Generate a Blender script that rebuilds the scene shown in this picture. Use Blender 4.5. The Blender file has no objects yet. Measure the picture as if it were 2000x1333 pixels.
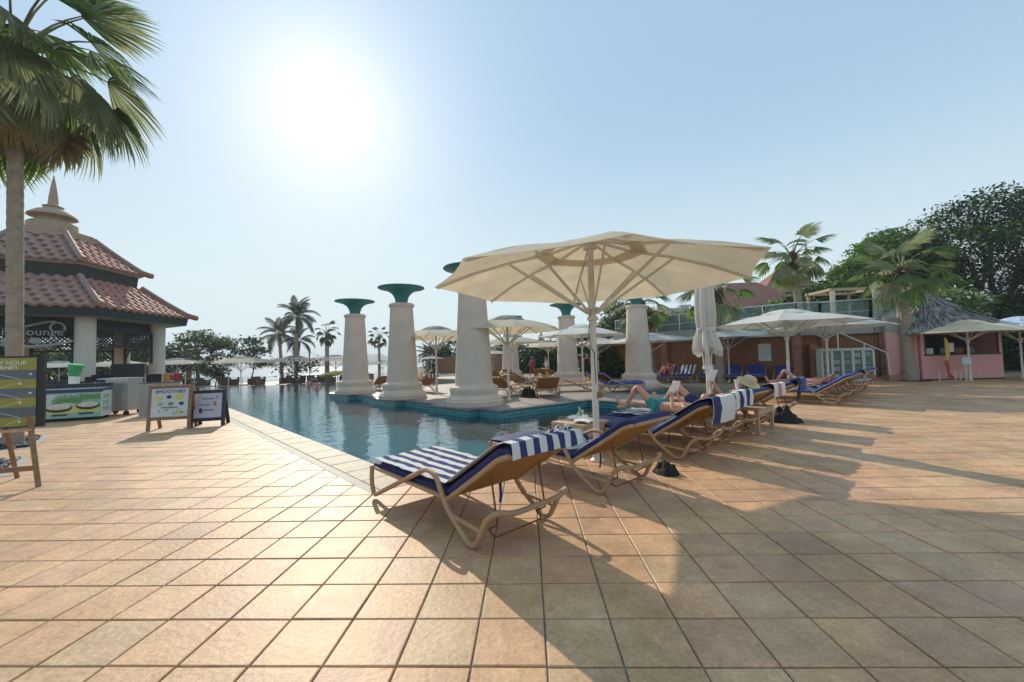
import bpy, bmesh, math, random
import numpy as np
from mathutils import Vector, Matrix, noise
PI = math.pi
sc = bpy.context.scene
rnd = random.Random(7)

# ------------------------------------------------------------------ camera, sky, sun, exposure
CAM_H = 1.607
yaw, pit, rol = math.radians(2.105), math.radians(2.552), math.radians(-1.524)
r0 = Vector((math.cos(yaw), math.sin(yaw), 0)); f0 = Vector((-math.sin(yaw), math.cos(yaw), 0)); u0 = Vector((0, 0, 1))
f1 = f0 * math.cos(pit) + u0 * math.sin(pit); u1 = -f0 * math.sin(pit) + u0 * math.cos(pit)
r2 = r0 * math.cos(rol) + u1 * math.sin(rol); u2 = -r0 * math.sin(rol) + u1 * math.cos(rol)
cam = bpy.data.objects.new('camera', bpy.data.cameras.new('camera'))
sc.collection.objects.link(cam)
M = Matrix((r2, u2, -f1)).transposed().to_4x4(); M.translation = (0, 0, CAM_H)
cam.matrix_world = M
cam.data.sensor_width = 36; cam.data.lens = 36 * 802.7 / 2000
cam.data.clip_start = .05; cam.data.clip_end = 9000
sc.camera = cam

SUN_EL, SUN_AZ = math.radians(30.8), math.radians(-26.4)      # azimuth from +Y towards +X
sun_dir = Vector((math.sin(SUN_AZ) * math.cos(SUN_EL), math.cos(SUN_AZ) * math.cos(SUN_EL), math.sin(SUN_EL)))
world = bpy.data.worlds.new('World'); sc.world = world; world.use_nodes = True
nt = world.node_tree; nt.nodes.clear()
N = nt.nodes.new; LK = nt.links.new
sky = N('ShaderNodeTexSky'); sky.sky_type = 'NISHITA'; sky.sun_disc = False
sky.sun_elevation = SUN_EL; sky.sun_rotation = SUN_AZ
sky.air_density = 1.0; sky.dust_density = 2.6; sky.ozone_density = 1.6; sky.altitude = 0
tc = N('ShaderNodeTexCoord')
dot = N('ShaderNodeVectorMath'); dot.operation = 'DOT_PRODUCT'; dot.inputs[1].default_value = sun_dir
LK(tc.outputs['Generated'], dot.inputs[0])
ac = N('ShaderNodeMath'); ac.operation = 'ARCCOSINE'; LK(dot.outputs['Value'], ac.inputs[0])
def glow(sig, amp, p=1.0):
    a = N('ShaderNodeMath'); a.operation = 'DIVIDE'; a.inputs[1].default_value = math.radians(sig); LK(ac.outputs[0], a.inputs[0])
    b = N('ShaderNodeMath'); b.operation = 'POWER'; b.inputs[1].default_value = p; LK(a.outputs[0], b.inputs[0])
    c = N('ShaderNodeMath'); c.operation = 'MULTIPLY'; c.inputs[1].default_value = -1; LK(b.outputs[0], c.inputs[0])
    d = N('ShaderNodeMath'); d.operation = 'EXPONENT'; LK(c.outputs[0], d.inputs[0])
    e = N('ShaderNodeMath'); e.operation = 'MULTIPLY'; e.inputs[1].default_value = amp; LK(d.outputs[0], e.inputs[0])
    return e
g1, g2 = glow(2.0, 4.5, 1.0), glow(8.0, .6, 1.0)
gs = N('ShaderNodeMath'); gs.operation = 'ADD'; LK(g1.outputs[0], gs.inputs[0]); LK(g2.outputs[0], gs.inputs[1])
gc = N('ShaderNodeMix'); gc.data_type = 'RGBA'; gc.blend_type = 'MULTIPLY'; gc.inputs[0].default_value = 1
gc.inputs[6].default_value = (1, .96, .88, 1); LK(gs.outputs[0], gc.inputs[7])
# thin high haze lifts and pales the whole sky, as in hot humid air
hz = N('ShaderNodeMix'); hz.data_type = 'RGBA'; hz.blend_type = 'MIX'; hz.inputs[0].default_value = .9
LK(sky.outputs[0], hz.inputs[6]); hz.inputs[7].default_value = (2.75, 4.2, 5.8, 1)
sep = N('ShaderNodeSeparateXYZ'); LK(tc.outputs['Generated'], sep.inputs[0])
hm = N('ShaderNodeMapRange'); hm.inputs['From Min'].default_value = 0; hm.inputs['From Max'].default_value = .62; hm.inputs['To Min'].default_value = .85; hm.inputs['To Max'].default_value = 0; hm.interpolation_type = 'SMOOTHERSTEP'
LK(sep.outputs['Z'], hm.inputs['Value'])
hw = N('ShaderNodeMix'); hw.data_type = 'RGBA'; hw.inputs[7].default_value = (5.7, 6.7, 6.75, 1); LK(hm.outputs[0], hw.inputs[0]); LK(hz.outputs[2], hw.inputs[6])
ad = N('ShaderNodeMix'); ad.data_type = 'RGBA'; ad.blend_type = 'ADD'; ad.inputs[0].default_value = 1
LK(hw.outputs[2], ad.inputs[6]); LK(gc.outputs[2], ad.inputs[7])
bg = N('ShaderNodeBackground'); bg.inputs['Strength'].default_value = .064
LK(ad.outputs[2], bg.inputs['Color'])
wo = N('ShaderNodeOutputWorld'); LK(bg.outputs[0], wo.inputs['Surface'])

sl = bpy.data.lights.new('sun', 'SUN'); sl.energy = 1.8; sl.angle = math.radians(.55); sl.color = (1, .9, .74)
so = bpy.data.objects.new('sun', sl); sc.collection.objects.link(so)
so.rotation_euler = sun_dir.to_track_quat('Z', 'Y').to_euler()
sc.view_settings.view_transform = 'Standard'; sc.view_settings.look = 'None'
sc.view_settings.gamma = 1; sc.view_settings.use_curve_mapping = False
sc.view_settings.exposure = 1.14
sc.render.engine = 'CYCLES'
sc.cycles.max_bounces = 7; sc.cycles.transparent_max_bounces = 16; sc.cycles.use_denoising = True
sc.cycles.caustics_reflective = False; sc.cycles.caustics_refractive = False; sc.cycles.sample_clamp_indirect = 6

# ------------------------------------------------------------------ materials
def node(t, k, **kw):
    n = t.nodes.new(k)
    for a, v in kw.items(): setattr(n, a, v)
    return n
def mat(name, col, rough=.6, metal=0., vary=.12, scale=8., bump=0., bscale=None, spec=.5, trans=0., emit=None, hue=None, alpha=None):
    m = bpy.data.materials.new(name); m.use_nodes = True; t = m.node_tree; t.nodes.clear()
    out = node(t, 'ShaderNodeOutputMaterial'); p = node(t, 'ShaderNodeBsdfPrincipled')
    p.inputs['Roughness'].default_value = rough; p.inputs['Metallic'].default_value = metal
    p.inputs['Specular IOR Level'].default_value = spec
    tcn = node(t, 'ShaderNodeTexCoord')
    no = node(t, 'ShaderNodeTexNoise'); no.inputs['Scale'].default_value = scale; no.inputs['Detail'].default_value = 5; no.inputs['Roughness'].default_value = .65
    t.links.new(tcn.outputs['Object'], no.inputs['Vector'])
    r = node(t, 'ShaderNodeValToRGB'); r.color_ramp.elements[0].position = .3; r.color_ramp.elements[1].position = .72
    c = Vector(col[:3]); h = Vector(hue[:3]) if hue else c * (1 + vary)
    lo = c * (1 - vary)
    r.color_ramp.elements[0].color = (*lo, 1); r.color_ramp.elements[1].color = (*h, 1)
    t.links.new(no.outputs['Fac'], r.inputs['Fac'])
    t.links.new(r.outputs['Color'], p.inputs['Base Color'])
    if bump:
        nb = node(t, 'ShaderNodeTexNoise'); nb.inputs['Scale'].default_value = bscale or scale * 4; nb.inputs['Detail'].default_value = 4
        t.links.new(tcn.outputs['Object'], nb.inputs['Vector'])
        b = node(t, 'ShaderNodeBump'); b.inputs['Strength'].default_value = bump; b.inputs['Distance'].default_value = .02
        t.links.new(nb.outputs['Fac'], b.inputs['Height']); t.links.new(b.outputs['Normal'], p.inputs['Normal'])
    if emit: p.inputs['Emission Color'].default_value = (*emit[:3], 1); p.inputs['Emission Strength'].default_value = emit[3]
    sh = p.outputs[0]
    if trans:
        tr = node(t, 'ShaderNodeBsdfTranslucent'); t.links.new(r.outputs['Color'], tr.inputs['Color'])
        mx = node(t, 'ShaderNodeMixShader'); mx.inputs[0].default_value = trans
        t.links.new(p.outputs[0], mx.inputs[1]); t.links.new(tr.outputs[0], mx.inputs[2]); sh = mx.outputs[0]
    if alpha is not None:
        tp = node(t, 'ShaderNodeBsdfTransparent'); mx = node(t, 'ShaderNodeMixShader'); mx.inputs[0].default_value = alpha
        t.links.new(tp.outputs[0], mx.inputs[1]); t.links.new(sh, mx.inputs[2]); sh = mx.outputs[0]
    t.links.new(sh, out.inputs['Surface'])
    return m

def tile_mat():
    m = bpy.data.materials.new('terracotta_tile'); m.use_nodes = True; t = m.node_tree; t.nodes.clear(); L = t.links.new
    out = node(t, 'ShaderNodeOutputMaterial'); p = node(t, 'ShaderNodeBsdfPrincipled')
    g = node(t, 'ShaderNodeNewGeometry')
    s = node(t, 'ShaderNodeVectorMath', operation='SUBTRACT'); s.inputs[1].default_value = (.0576, .224, 0); L(g.outputs['Position'], s.inputs[0])
    d = node(t, 'ShaderNodeVectorMath', operation='MULTIPLY'); d.inputs[1].default_value = (2.5, 2.5, 0); L(s.outputs[0], d.inputs[0])
    fl = node(t, 'ShaderNodeVectorMath', operation='FLOOR'); L(d.outputs[0], fl.inputs[0])
    wn = node(t, 'ShaderNodeTexWhiteNoise'); wn.noise_dimensions = '3D'; L(fl.outputs[0], wn.inputs['Vector'])
    cr = node(t, 'ShaderNodeValToRGB'); e = cr.color_ramp.elements
    e[0].position = 0; e[0].color = (.66, .42, .255, 1); e[1].position = 1; e[1].color = (.55, .355, .245, 1)
    for pos, c in ((.25, (.70, .45, .265, 1)), (.45, (.60, .42, .265, 1)), (.62, (.72, .44, .26, 1)), (.8, (.64, .40, .255, 1)), (.92, (.60, .375, .255, 1))):
        q = e.new(pos); q.color = c
    L(wn.outputs['Value'], cr.inputs['Fac'])
    n1 = node(t, 'ShaderNodeTexNoise'); n1.inputs['Scale'].default_value = 5.5; n1.inputs['Detail'].default_value = 6; n1.inputs['Roughness'].default_value = .7
    add = node(t, 'ShaderNodeVectorMath', operation='ADD'); L(g.outputs['Position'], add.inputs[0])
    sc3 = node(t, 'ShaderNodeVectorMath', operation='SCALE'); sc3.inputs['Scale'].default_value = 7; L(wn.outputs['Color'], sc3.inputs[0]); L(sc3.outputs[0], add.inputs[1])
    L(add.outputs[0], n1.inputs['Vector'])
    r1 = node(t, 'ShaderNodeValToRGB'); r1.color_ramp.elements[0].position = .25; r1.color_ramp.elements[0].color = (.74, .70, .63, 1); r1.color_ramp.elements[1].position = .72; r1.color_ramp.elements[1].color = (1.16, 1.12, 1.05, 1)
    L(n1.outputs['Fac'], r1.inputs['Fac'])
    mu = node(t, 'ShaderNodeMix', data_type='RGBA', blend_type='MULTIPLY'); mu.inputs[0].default_value = 1; L(cr.outputs[0], mu.inputs[6]); L(r1.outputs[0], mu.inputs[7])
    n2 = node(t, 'ShaderNodeTexNoise'); n2.inputs['Scale'].default_value = 1.1; n2.inputs['Detail'].default_value = 5; L(g.outputs['Position'], n2.inputs['Vector'])
    r2_ = node(t, 'ShaderNodeValToRGB'); r2_.color_ramp.elements[0].position = .35; r2_.color_ramp.elements[0].color = (.76, .73, .69, 1); r2_.color_ramp.elements[1].position = .65; r2_.color_ramp.elements[1].color = (1.05, 1.05, 1.05, 1)
    L(n2.outputs['Fac'], r2_.inputs['Fac'])
    mu2 = node(t, 'ShaderNodeMix', data_type='RGBA', blend_type='MULTIPLY'); mu2.inputs[0].default_value = 1; L(mu.outputs[2], mu2.inputs[6]); L(r2_.outputs[0], mu2.inputs[7])
    n5 = node(t, 'ShaderNodeTexNoise'); n5.inputs['Scale'].default_value = 38; n5.inputs['Detail'].default_value = 6; n5.inputs['Roughness'].default_value = .75; L(add.outputs[0], n5.inputs['Vector'])
    r5 = node(t, 'ShaderNodeValToRGB'); r5.color_ramp.elements[0].position = .3; r5.color_ramp.elements[0].color = (.74, .71, .66, 1); r5.color_ramp.elements[1].position = .66; r5.color_ramp.elements[1].color = (1.12, 1.11, 1.08, 1); L(n5.outputs['Fac'], r5.inputs['Fac'])
    mu3 = node(t, 'ShaderNodeMix', data_type='RGBA', blend_type='MULTIPLY'); mu3.inputs[0].default_value = 1; L(mu2.outputs[2], mu3.inputs[6]); L(r5.outputs[0], mu3.inputs[7])
    n6 = node(t, 'ShaderNodeTexNoise'); n6.inputs['Scale'].default_value = 2.7; n6.inputs['Detail'].default_value = 8; n6.inputs['Roughness'].default_value = .8; n6.inputs['Distortion'].default_value = 1.2; L(g.outputs['Position'], n6.inputs['Vector'])
    r6 = node(t, 'ShaderNodeValToRGB'); r6.color_ramp.elements[0].position = .60; r6.color_ramp.elements[0].color = (1, 1, 1, 1); r6.color_ramp.elements[1].position = .74; r6.color_ramp.elements[1].color = (.66, .62, .57, 1); L(n6.outputs['Fac'], r6.inputs['Fac'])
    mu4 = node(t, 'ShaderNodeMix', data_type='RGBA', blend_type='MULTIPLY'); mu4.inputs[0].default_value = 1; L(mu3.outputs[2], mu4.inputs[6]); L(r6.outputs[0], mu4.inputs[7])
    L(mu4.outputs[2], p.inputs['Base Color'])
    rr = node(t, 'ShaderNodeMapRange'); rr.inputs['To Min'].default_value = .43; rr.inputs['To Max'].default_value = .64; L(n1.outputs['Fac'], rr.inputs['Value'])
    L(rr.outputs[0], p.inputs['Roughness'])
    n3 = node(t, 'ShaderNodeTexNoise'); n3.inputs['Scale'].default_value = 26; n3.inputs['Detail'].default_value = 4; L(add.outputs[0], n3.inputs['Vector'])
    n4 = node(t, 'ShaderNodeTexNoise'); n4.inputs['Scale'].default_value = 150; n4.inputs['Detail'].default_value = 3; L(add.outputs[0], n4.inputs['Vector'])
    b1 = node(t, 'ShaderNodeBump'); b1.inputs['Strength'].default_value = .34; b1.inputs['Distance'].default_value = .012; L(n3.outputs['Fac'], b1.inputs['Height'])
    b2 = node(t, 'ShaderNodeBump'); b2.inputs['Strength'].default_value = .35; b2.inputs['Distance'].default_value = .002; L(n4.outputs['Fac'], b2.inputs['Height']); L(b1.outputs[0], b2.inputs['Normal'])
    L(b2.outputs[0], p.inputs['Normal']); p.inputs['Specular IOR Level'].default_value = .42
    L(p.outputs[0], out.inputs[0]); return m

def mosaic_mat(name, c1, c2, grout, size, rough=.2):
    m = bpy.data.materials.new(name); m.use_nodes = True; t = m.node_tree; L = t.links.new
    p = t.nodes['Principled BSDF']; uv = node(t, 'ShaderNodeTexCoord')
    b = node(t, 'ShaderNodeTexBrick'); b.offset = 0; b.inputs['Scale'].default_value = 1; b.inputs['Brick Width'].default_value = size; b.inputs['Row Height'].default_value = size
    b.inputs['Mortar Size'].default_value = size * .05; b.inputs['Color1'].default_value = (*c1, 1); b.inputs['Color2'].default_value = (*c2, 1); b.inputs['Mortar'].default_value = (*grout, 1)
    L(uv.outputs['UV'], b.inputs['Vector']); L(b.outputs['Color'], p.inputs['Base Color']); p.inputs['Roughness'].default_value = rough
    bp = node(t, 'ShaderNodeBump'); bp.inputs['Strength'].default_value = .4; bp.inputs['Distance'].default_value = .004; bp.invert = True; L(b.outputs['Fac'], bp.inputs['Height']); L(bp.outputs[0], p.inputs['Normal'])
    return m

def water_mat(name, tint, waves, rough=.015, strength=.5, body=None):
    m = bpy.data.materials.new(name); m.use_nodes = True; t = m.node_tree; t.nodes.clear(); L = t.links.new
    out = node(t, 'ShaderNodeOutputMaterial'); g = node(t, 'ShaderNodeNewGeometry')
    prev = None
    for sc_, st, dist, stretch in waves:
        mp = node(t, 'ShaderNodeMapping'); mp.inputs['Scale'].default_value = stretch; L(g.outputs['Position'], mp.inputs['Vector'])
        n = node(t, 'ShaderNodeTexNoise'); n.inputs['Scale'].default_value = sc_; n.inputs['Detail'].default_value = 2; n.inputs['Distortion'].default_value = .6; L(mp.outputs[0], n.inputs['Vector'])
        b = node(t, 'ShaderNodeBump'); b.inputs['Strength'].default_value = st; b.inputs['Distance'].default_value = dist; L(n.outputs['Fac'], b.inputs['Height'])
        if prev: L(prev.outputs[0], b.inputs['Normal'])
        prev = b
    gl = node(t, 'ShaderNodeBsdfGlossy'); gl.inputs['Roughness'].default_value = rough; L(prev.outputs[0], gl.inputs['Normal'])
    gl.inputs['Color'].default_value = (.95, .97, 1, 1)
    if body: tr = node(t, 'ShaderNodeBsdfDiffuse')
    else: tr = node(t, 'ShaderNodeBsdfTransparent')
    tr.inputs['Color'].default_value = (*tint, 1)
    fr = node(t, 'ShaderNodeFresnel'); fr.inputs['IOR'].default_value = 1.55; L(prev.outputs[0], fr.inputs['Normal'])
    mx = node(t, 'ShaderNodeMixShader'); L(fr.outputs[0], mx.inputs[0]); L(tr.outputs[0], mx.inputs[1]); L(gl.outputs[0], mx.inputs[2])
    L(mx.outputs[0], out.inputs[0]); return m

MT = dict(
 tile=tile_mat(),
 grout=mat('grout', (.21, .19, .165), .9, vary=.45, scale=5, bump=.4, bscale=60),
 coping=mat('coping_stone', (.36, .285, .195), .62, vary=.3, scale=6, bump=.6, bscale=22),
 grate=mat('drain_grate', (.36, .33, .27), .65, vary=.1, scale=20),
 island=mat('island_paving', (.30, .245, .20), .6, vary=.12, scale=1.6, bump=.3, bscale=70),
 islandedge=mat('island_coping', (.13, .12, .115), .45, vary=.15, scale=3, bump=.2),
 far_paving=mat('far_paving', (.36, .27, .19), .6, vary=.12, scale=.8),
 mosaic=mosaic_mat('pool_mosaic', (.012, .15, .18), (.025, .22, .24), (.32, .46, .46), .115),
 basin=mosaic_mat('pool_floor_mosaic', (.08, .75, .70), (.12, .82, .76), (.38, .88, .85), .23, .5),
 sand=mat('sand', (.42, .36, .28), .9, scale=1), land=mat('land', (.14, .13, .08), .95, vary=.4, scale=.3),
 plaster=mat('column_plaster', (.68, .53, .42), .75, vary=.13, scale=1.3, bump=.25, bscale=90),
 teal=mat('teal_paint', (.018, .20, .20), .5, vary=.22, scale=5, bump=.1),
 fabric=mat('umbrella_fabric', (.88, .80, .66), .85, vary=.08, scale=2.2, bump=.35, bscale=5, trans=.58),
 fabric_white=mat('white_fabric', (.84, .81, .74), .85, vary=.05, scale=3, bump=.2, bscale=5, trans=.4),
 fabric_cream=mat('cream_fabric', (.88, .74, .52), .85, vary=.05, scale=3, bump=.2, bscale=5, trans=.28),
 fabric_blue=mat('pale_blue_fabric', (.60, .68, .80), .85, vary=.05, scale=3, bump=.2, bscale=5, trans=.2),
 vent=mat('vent_fabric', (.30, .33, .31), .85, vary=.25, scale=6, trans=.3),
 white_metal=mat('white_painted_metal', (.70, .67, .60), .4, vary=.08, scale=12, bump=.08),
 rope=mat('rope', (.05, .05, .05), .8), brass=mat('brass_knob', (.35, .22, .06), .35, .8),
 wicker=mat('resin_wicker_tube', (.50, .315, .17), .5, vary=.22, scale=40, bump=.8, bscale=110),
 sling=mat('ochre_sling', (.43, .225, .065), .7, vary=.14, scale=26, bump=.4, bscale=220, trans=.12),
 navy=mat('navy_cushion', (.018, .032, .14), .75, vary=.12, scale=16, bump=.35, bscale=30),
 royal=mat('royal_blue_cushion', (.018, .05, .26), .7, vary=.12, scale=16, bump=.3, bscale=30),
 strap=mat('blue_strap', (.02, .05, .2), .7), rust=mat('rusty_rod', (.16, .07, .04), .7, vary=.4, scale=30, bump=.4),
 tw_white=mat('towel_white', (.78, .77, .74), .95, vary=.04, scale=30, bump=.7, bscale=170),
 tw_navy=mat('towel_navy', (.035, .05, .17), .95, vary=.12, scale=30, bump=.7, bscale=170),
 tw_pink=mat('towel_pink', (.6, .22, .25), .95, bump=.6, bscale=150), tw_teal=mat('towel_teal', (.04, .33, .33), .95, bump=.6, bscale=150),
 black=mat('black_cloth', (.012, .012, .014), .85, bump=.4, bscale=40), blackpaint=mat('black_paint', (.018, .018, .022), .4),
 wickerbox=mat('woven_cane', (.56, .40, .26), .65, vary=.2, scale=50, bump=.9, bscale=90),
 wood=mat('brown_wood', (.26, .145, .075), .55, vary=.25, scale=14, bump=.3, bscale=40),
 palewood=mat('pale_wood', (.50, .33, .19), .55, vary=.2, scale=14, bump=.3, bscale=40),
 skin=mat('skin', (.60, .33, .22), .5, vary=.08, scale=10, spec=.4), skin2=mat('sunburnt_skin', (.62, .26, .18), .5, vary=.08, scale=10),
 skind=mat('dark_skin', (.2, .1, .06), .5), hair=mat('brown_hair', (.07, .04, .022), .6, bump=.5, bscale=60), hairgrey=mat('grey_hair', (.3, .28, .25), .7),
 straw=mat('straw', (.62, .50, .30), .8, bump=.6, bscale=60), paper=mat('paper', (.82, .81, .78), .8, vary=.03),
 red=mat('red_cloth', (.33, .03, .035), .8, bump=.3), green=mat('green_plastic', (.06, .38, .14), .4), orange=mat('orange_cloth', (.5, .2, .06), .8),
 floral=mat('floral_blue_cloth', (.07, .20, .48), .85, hue=(.75, .82, .9), scale=18),
 rooftile=mat('clay_roof_tile', (.37, .215, .165), .68, vary=.28, scale=5, bump=.5, bscale=30),
 rooftile2=mat('clay_roof_tile_red', (.42, .18, .125), .6, vary=.3, scale=5, bump=.5, bscale=30),
 ridge=mat('weathered_ridge', (.33, .215, .175), .7, vary=.25, scale=8, bump=.5, bscale=20), terra=mat('terracotta_cap', (.36, .16, .09), .7, vary=.2, bump=.3),
 darkwood=mat('dark_green_timber', (.016, .028, .03), .55, vary=.4, scale=6), greyband=mat('dark_grey_board', (.055, .05, .045), .8, vary=.35, scale=5, bump=.3),
 spire=mat('spire_stone', (.44, .31, .21), .75, vary=.15, scale=6, bump=.3), ceiling=mat('soffit', (.25, .26, .24), .8),
 steel=mat('brushed_steel', (.46, .46, .45), .38, .75, vary=.12, scale=5), rubber=mat('rubber', (.02, .02, .02), .8),
 signgrey=mat('sign_grey', (.34, .37, .36), .5, vary=.1), olive=mat('sign_olive', (.30, .285, .055), .3, vary=.15, scale=5), slate=mat('sign_slate', (.12, .135, .16), .3, vary=.15, scale=6),
 signwhite=mat('sign_print', (.60, .62, .60), .35, vary=.05, scale=6, hue=(.5, .6, .62)), ink=mat('dark_ink', (.03, .05, .12), .5), inky=mat('yellow_print', (.58, .55, .16), .4), inkg=mat('green_print', (.10, .28, .07), .4, vary=.4, scale=30),
 lines=mat('sign_line', (.75, .75, .68), .5), lilac=mat('lilac_sheet', (.52, .50, .64), .4), mint=mat('mint_print', (.25, .50, .42), .35, vary=.15), coco=mat('coconut_shell', (.05, .03, .02), .5), cocoflesh=mat('coconut_flesh', (.62, .60, .50), .4),
 glass=mat('pale_glass', (.25, .38, .38), .08, vary=.05, alpha=.28), glassdk=mat('smoked_glass', (.06, .10, .10), .06, vary=.2, scale=1.5, alpha=.75), freezerglass=mat('freezer_lid', (.45, .52, .60), .12, vary=.05),
 rail=mat('rail_steel', (.62, .62, .58), .35, .3), pink=mat('pink_wall', (.72, .37, .35), .8, vary=.08, scale=1.5, bump=.15), render=mat('grey_render', (.34, .35, .32), .85, vary=.1, scale=1.5), reed=mat('reed_screen', (.33, .15, .075), .9, vary=.35, scale=12, bump=.8, bscale=60),
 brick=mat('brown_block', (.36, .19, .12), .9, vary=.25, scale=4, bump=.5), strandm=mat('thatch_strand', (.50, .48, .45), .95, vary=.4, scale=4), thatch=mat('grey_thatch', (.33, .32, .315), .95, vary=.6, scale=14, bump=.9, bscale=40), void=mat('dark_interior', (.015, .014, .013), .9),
 cream=mat('cream_wall', (.62, .58, .5), .8, vary=.06), navyeave=mat('navy_eave', (.03, .04, .08), .6),
 trunk=mat('palm_trunk', (.34, .27, .20), .9, vary=.25, scale=5, bump=.8, bscale=14), trunkdk=mat('palm_boots', (.10, .07, .045), .95, vary=.4, scale=9, bump=.9, bscale=18), bark=mat('bark', (.13, .10, .075), .95, vary=.3, scale=6, bump=.8),
 frond=mat('fan_leaf_green', (.17, .25, .07), .5, vary=.3, scale=3, trans=.6), frond2=mat('fan_leaf_grey', (.30, .33, .17), .5, vary=.25, scale=3, trans=.6), frondy=mat('fan_leaf_yellow', (.36, .30, .07), .6, vary=.25, scale=3, trans=.45), froddry=mat('fan_leaf_dry', (.42, .32, .18), .8, vary=.3, scale=3, trans=.35),
 petiole=mat('petiole', (.20, .20, .08), .6), pinnate=mat('pinnate_leaf', (.05, .06, .03), .6, vary=.3, scale=2, trans=.3),
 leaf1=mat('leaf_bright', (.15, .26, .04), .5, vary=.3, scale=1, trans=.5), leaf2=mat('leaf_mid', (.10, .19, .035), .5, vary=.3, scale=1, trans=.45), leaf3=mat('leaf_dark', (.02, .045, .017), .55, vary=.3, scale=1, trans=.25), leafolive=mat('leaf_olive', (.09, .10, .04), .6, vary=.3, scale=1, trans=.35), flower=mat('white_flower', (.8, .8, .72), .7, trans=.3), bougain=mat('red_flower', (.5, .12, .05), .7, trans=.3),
 rock=mat('slate_pebble', (.035, .042, .05), .45, vary=.5, scale=9, bump=.3), bed=mat('planter_rim', (.36, .35, .31), .8, vary=.1), cooler=mat('white_enamel', (.66, .70, .66), .3, vary=.05), yellow=mat('yellow_plastic', (.62, .47, .08), .4, vary=.1), redp=mat('red_plastic', (.45, .05, .04), .4),
 bulb=mat('festoon_bulb', (.85, .83, .75), .3), hillm=mat('far_hill', (.12, .14, .13), .9, vary=.2, scale=.01), town=mat('far_town', (.35, .35, .36), .9, vary=.25, scale=.15),
 rattan=mat('dark_rattan', (.12, .085, .065), .8, vary=.3, scale=30, bump=.5, bscale=60), cushion=mat('beige_cushion', (.50, .44, .37), .85),
)
MT['pool'] = water_mat('pool_water', (.86, 1, .99), [(1.3, .22, .05, (1, 1, 1)), (3.6, .42, .026, (1, 1, 1)), (10, .3, .007, (1, 1, 1))])
MT['sea'] = water_mat('sea_water', (.10, .16, .18), [(.45, .6, .5, (1, 1, 1)), (2.5, .5, .15, (1, 1, 1))], rough=.12, body=1)

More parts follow.
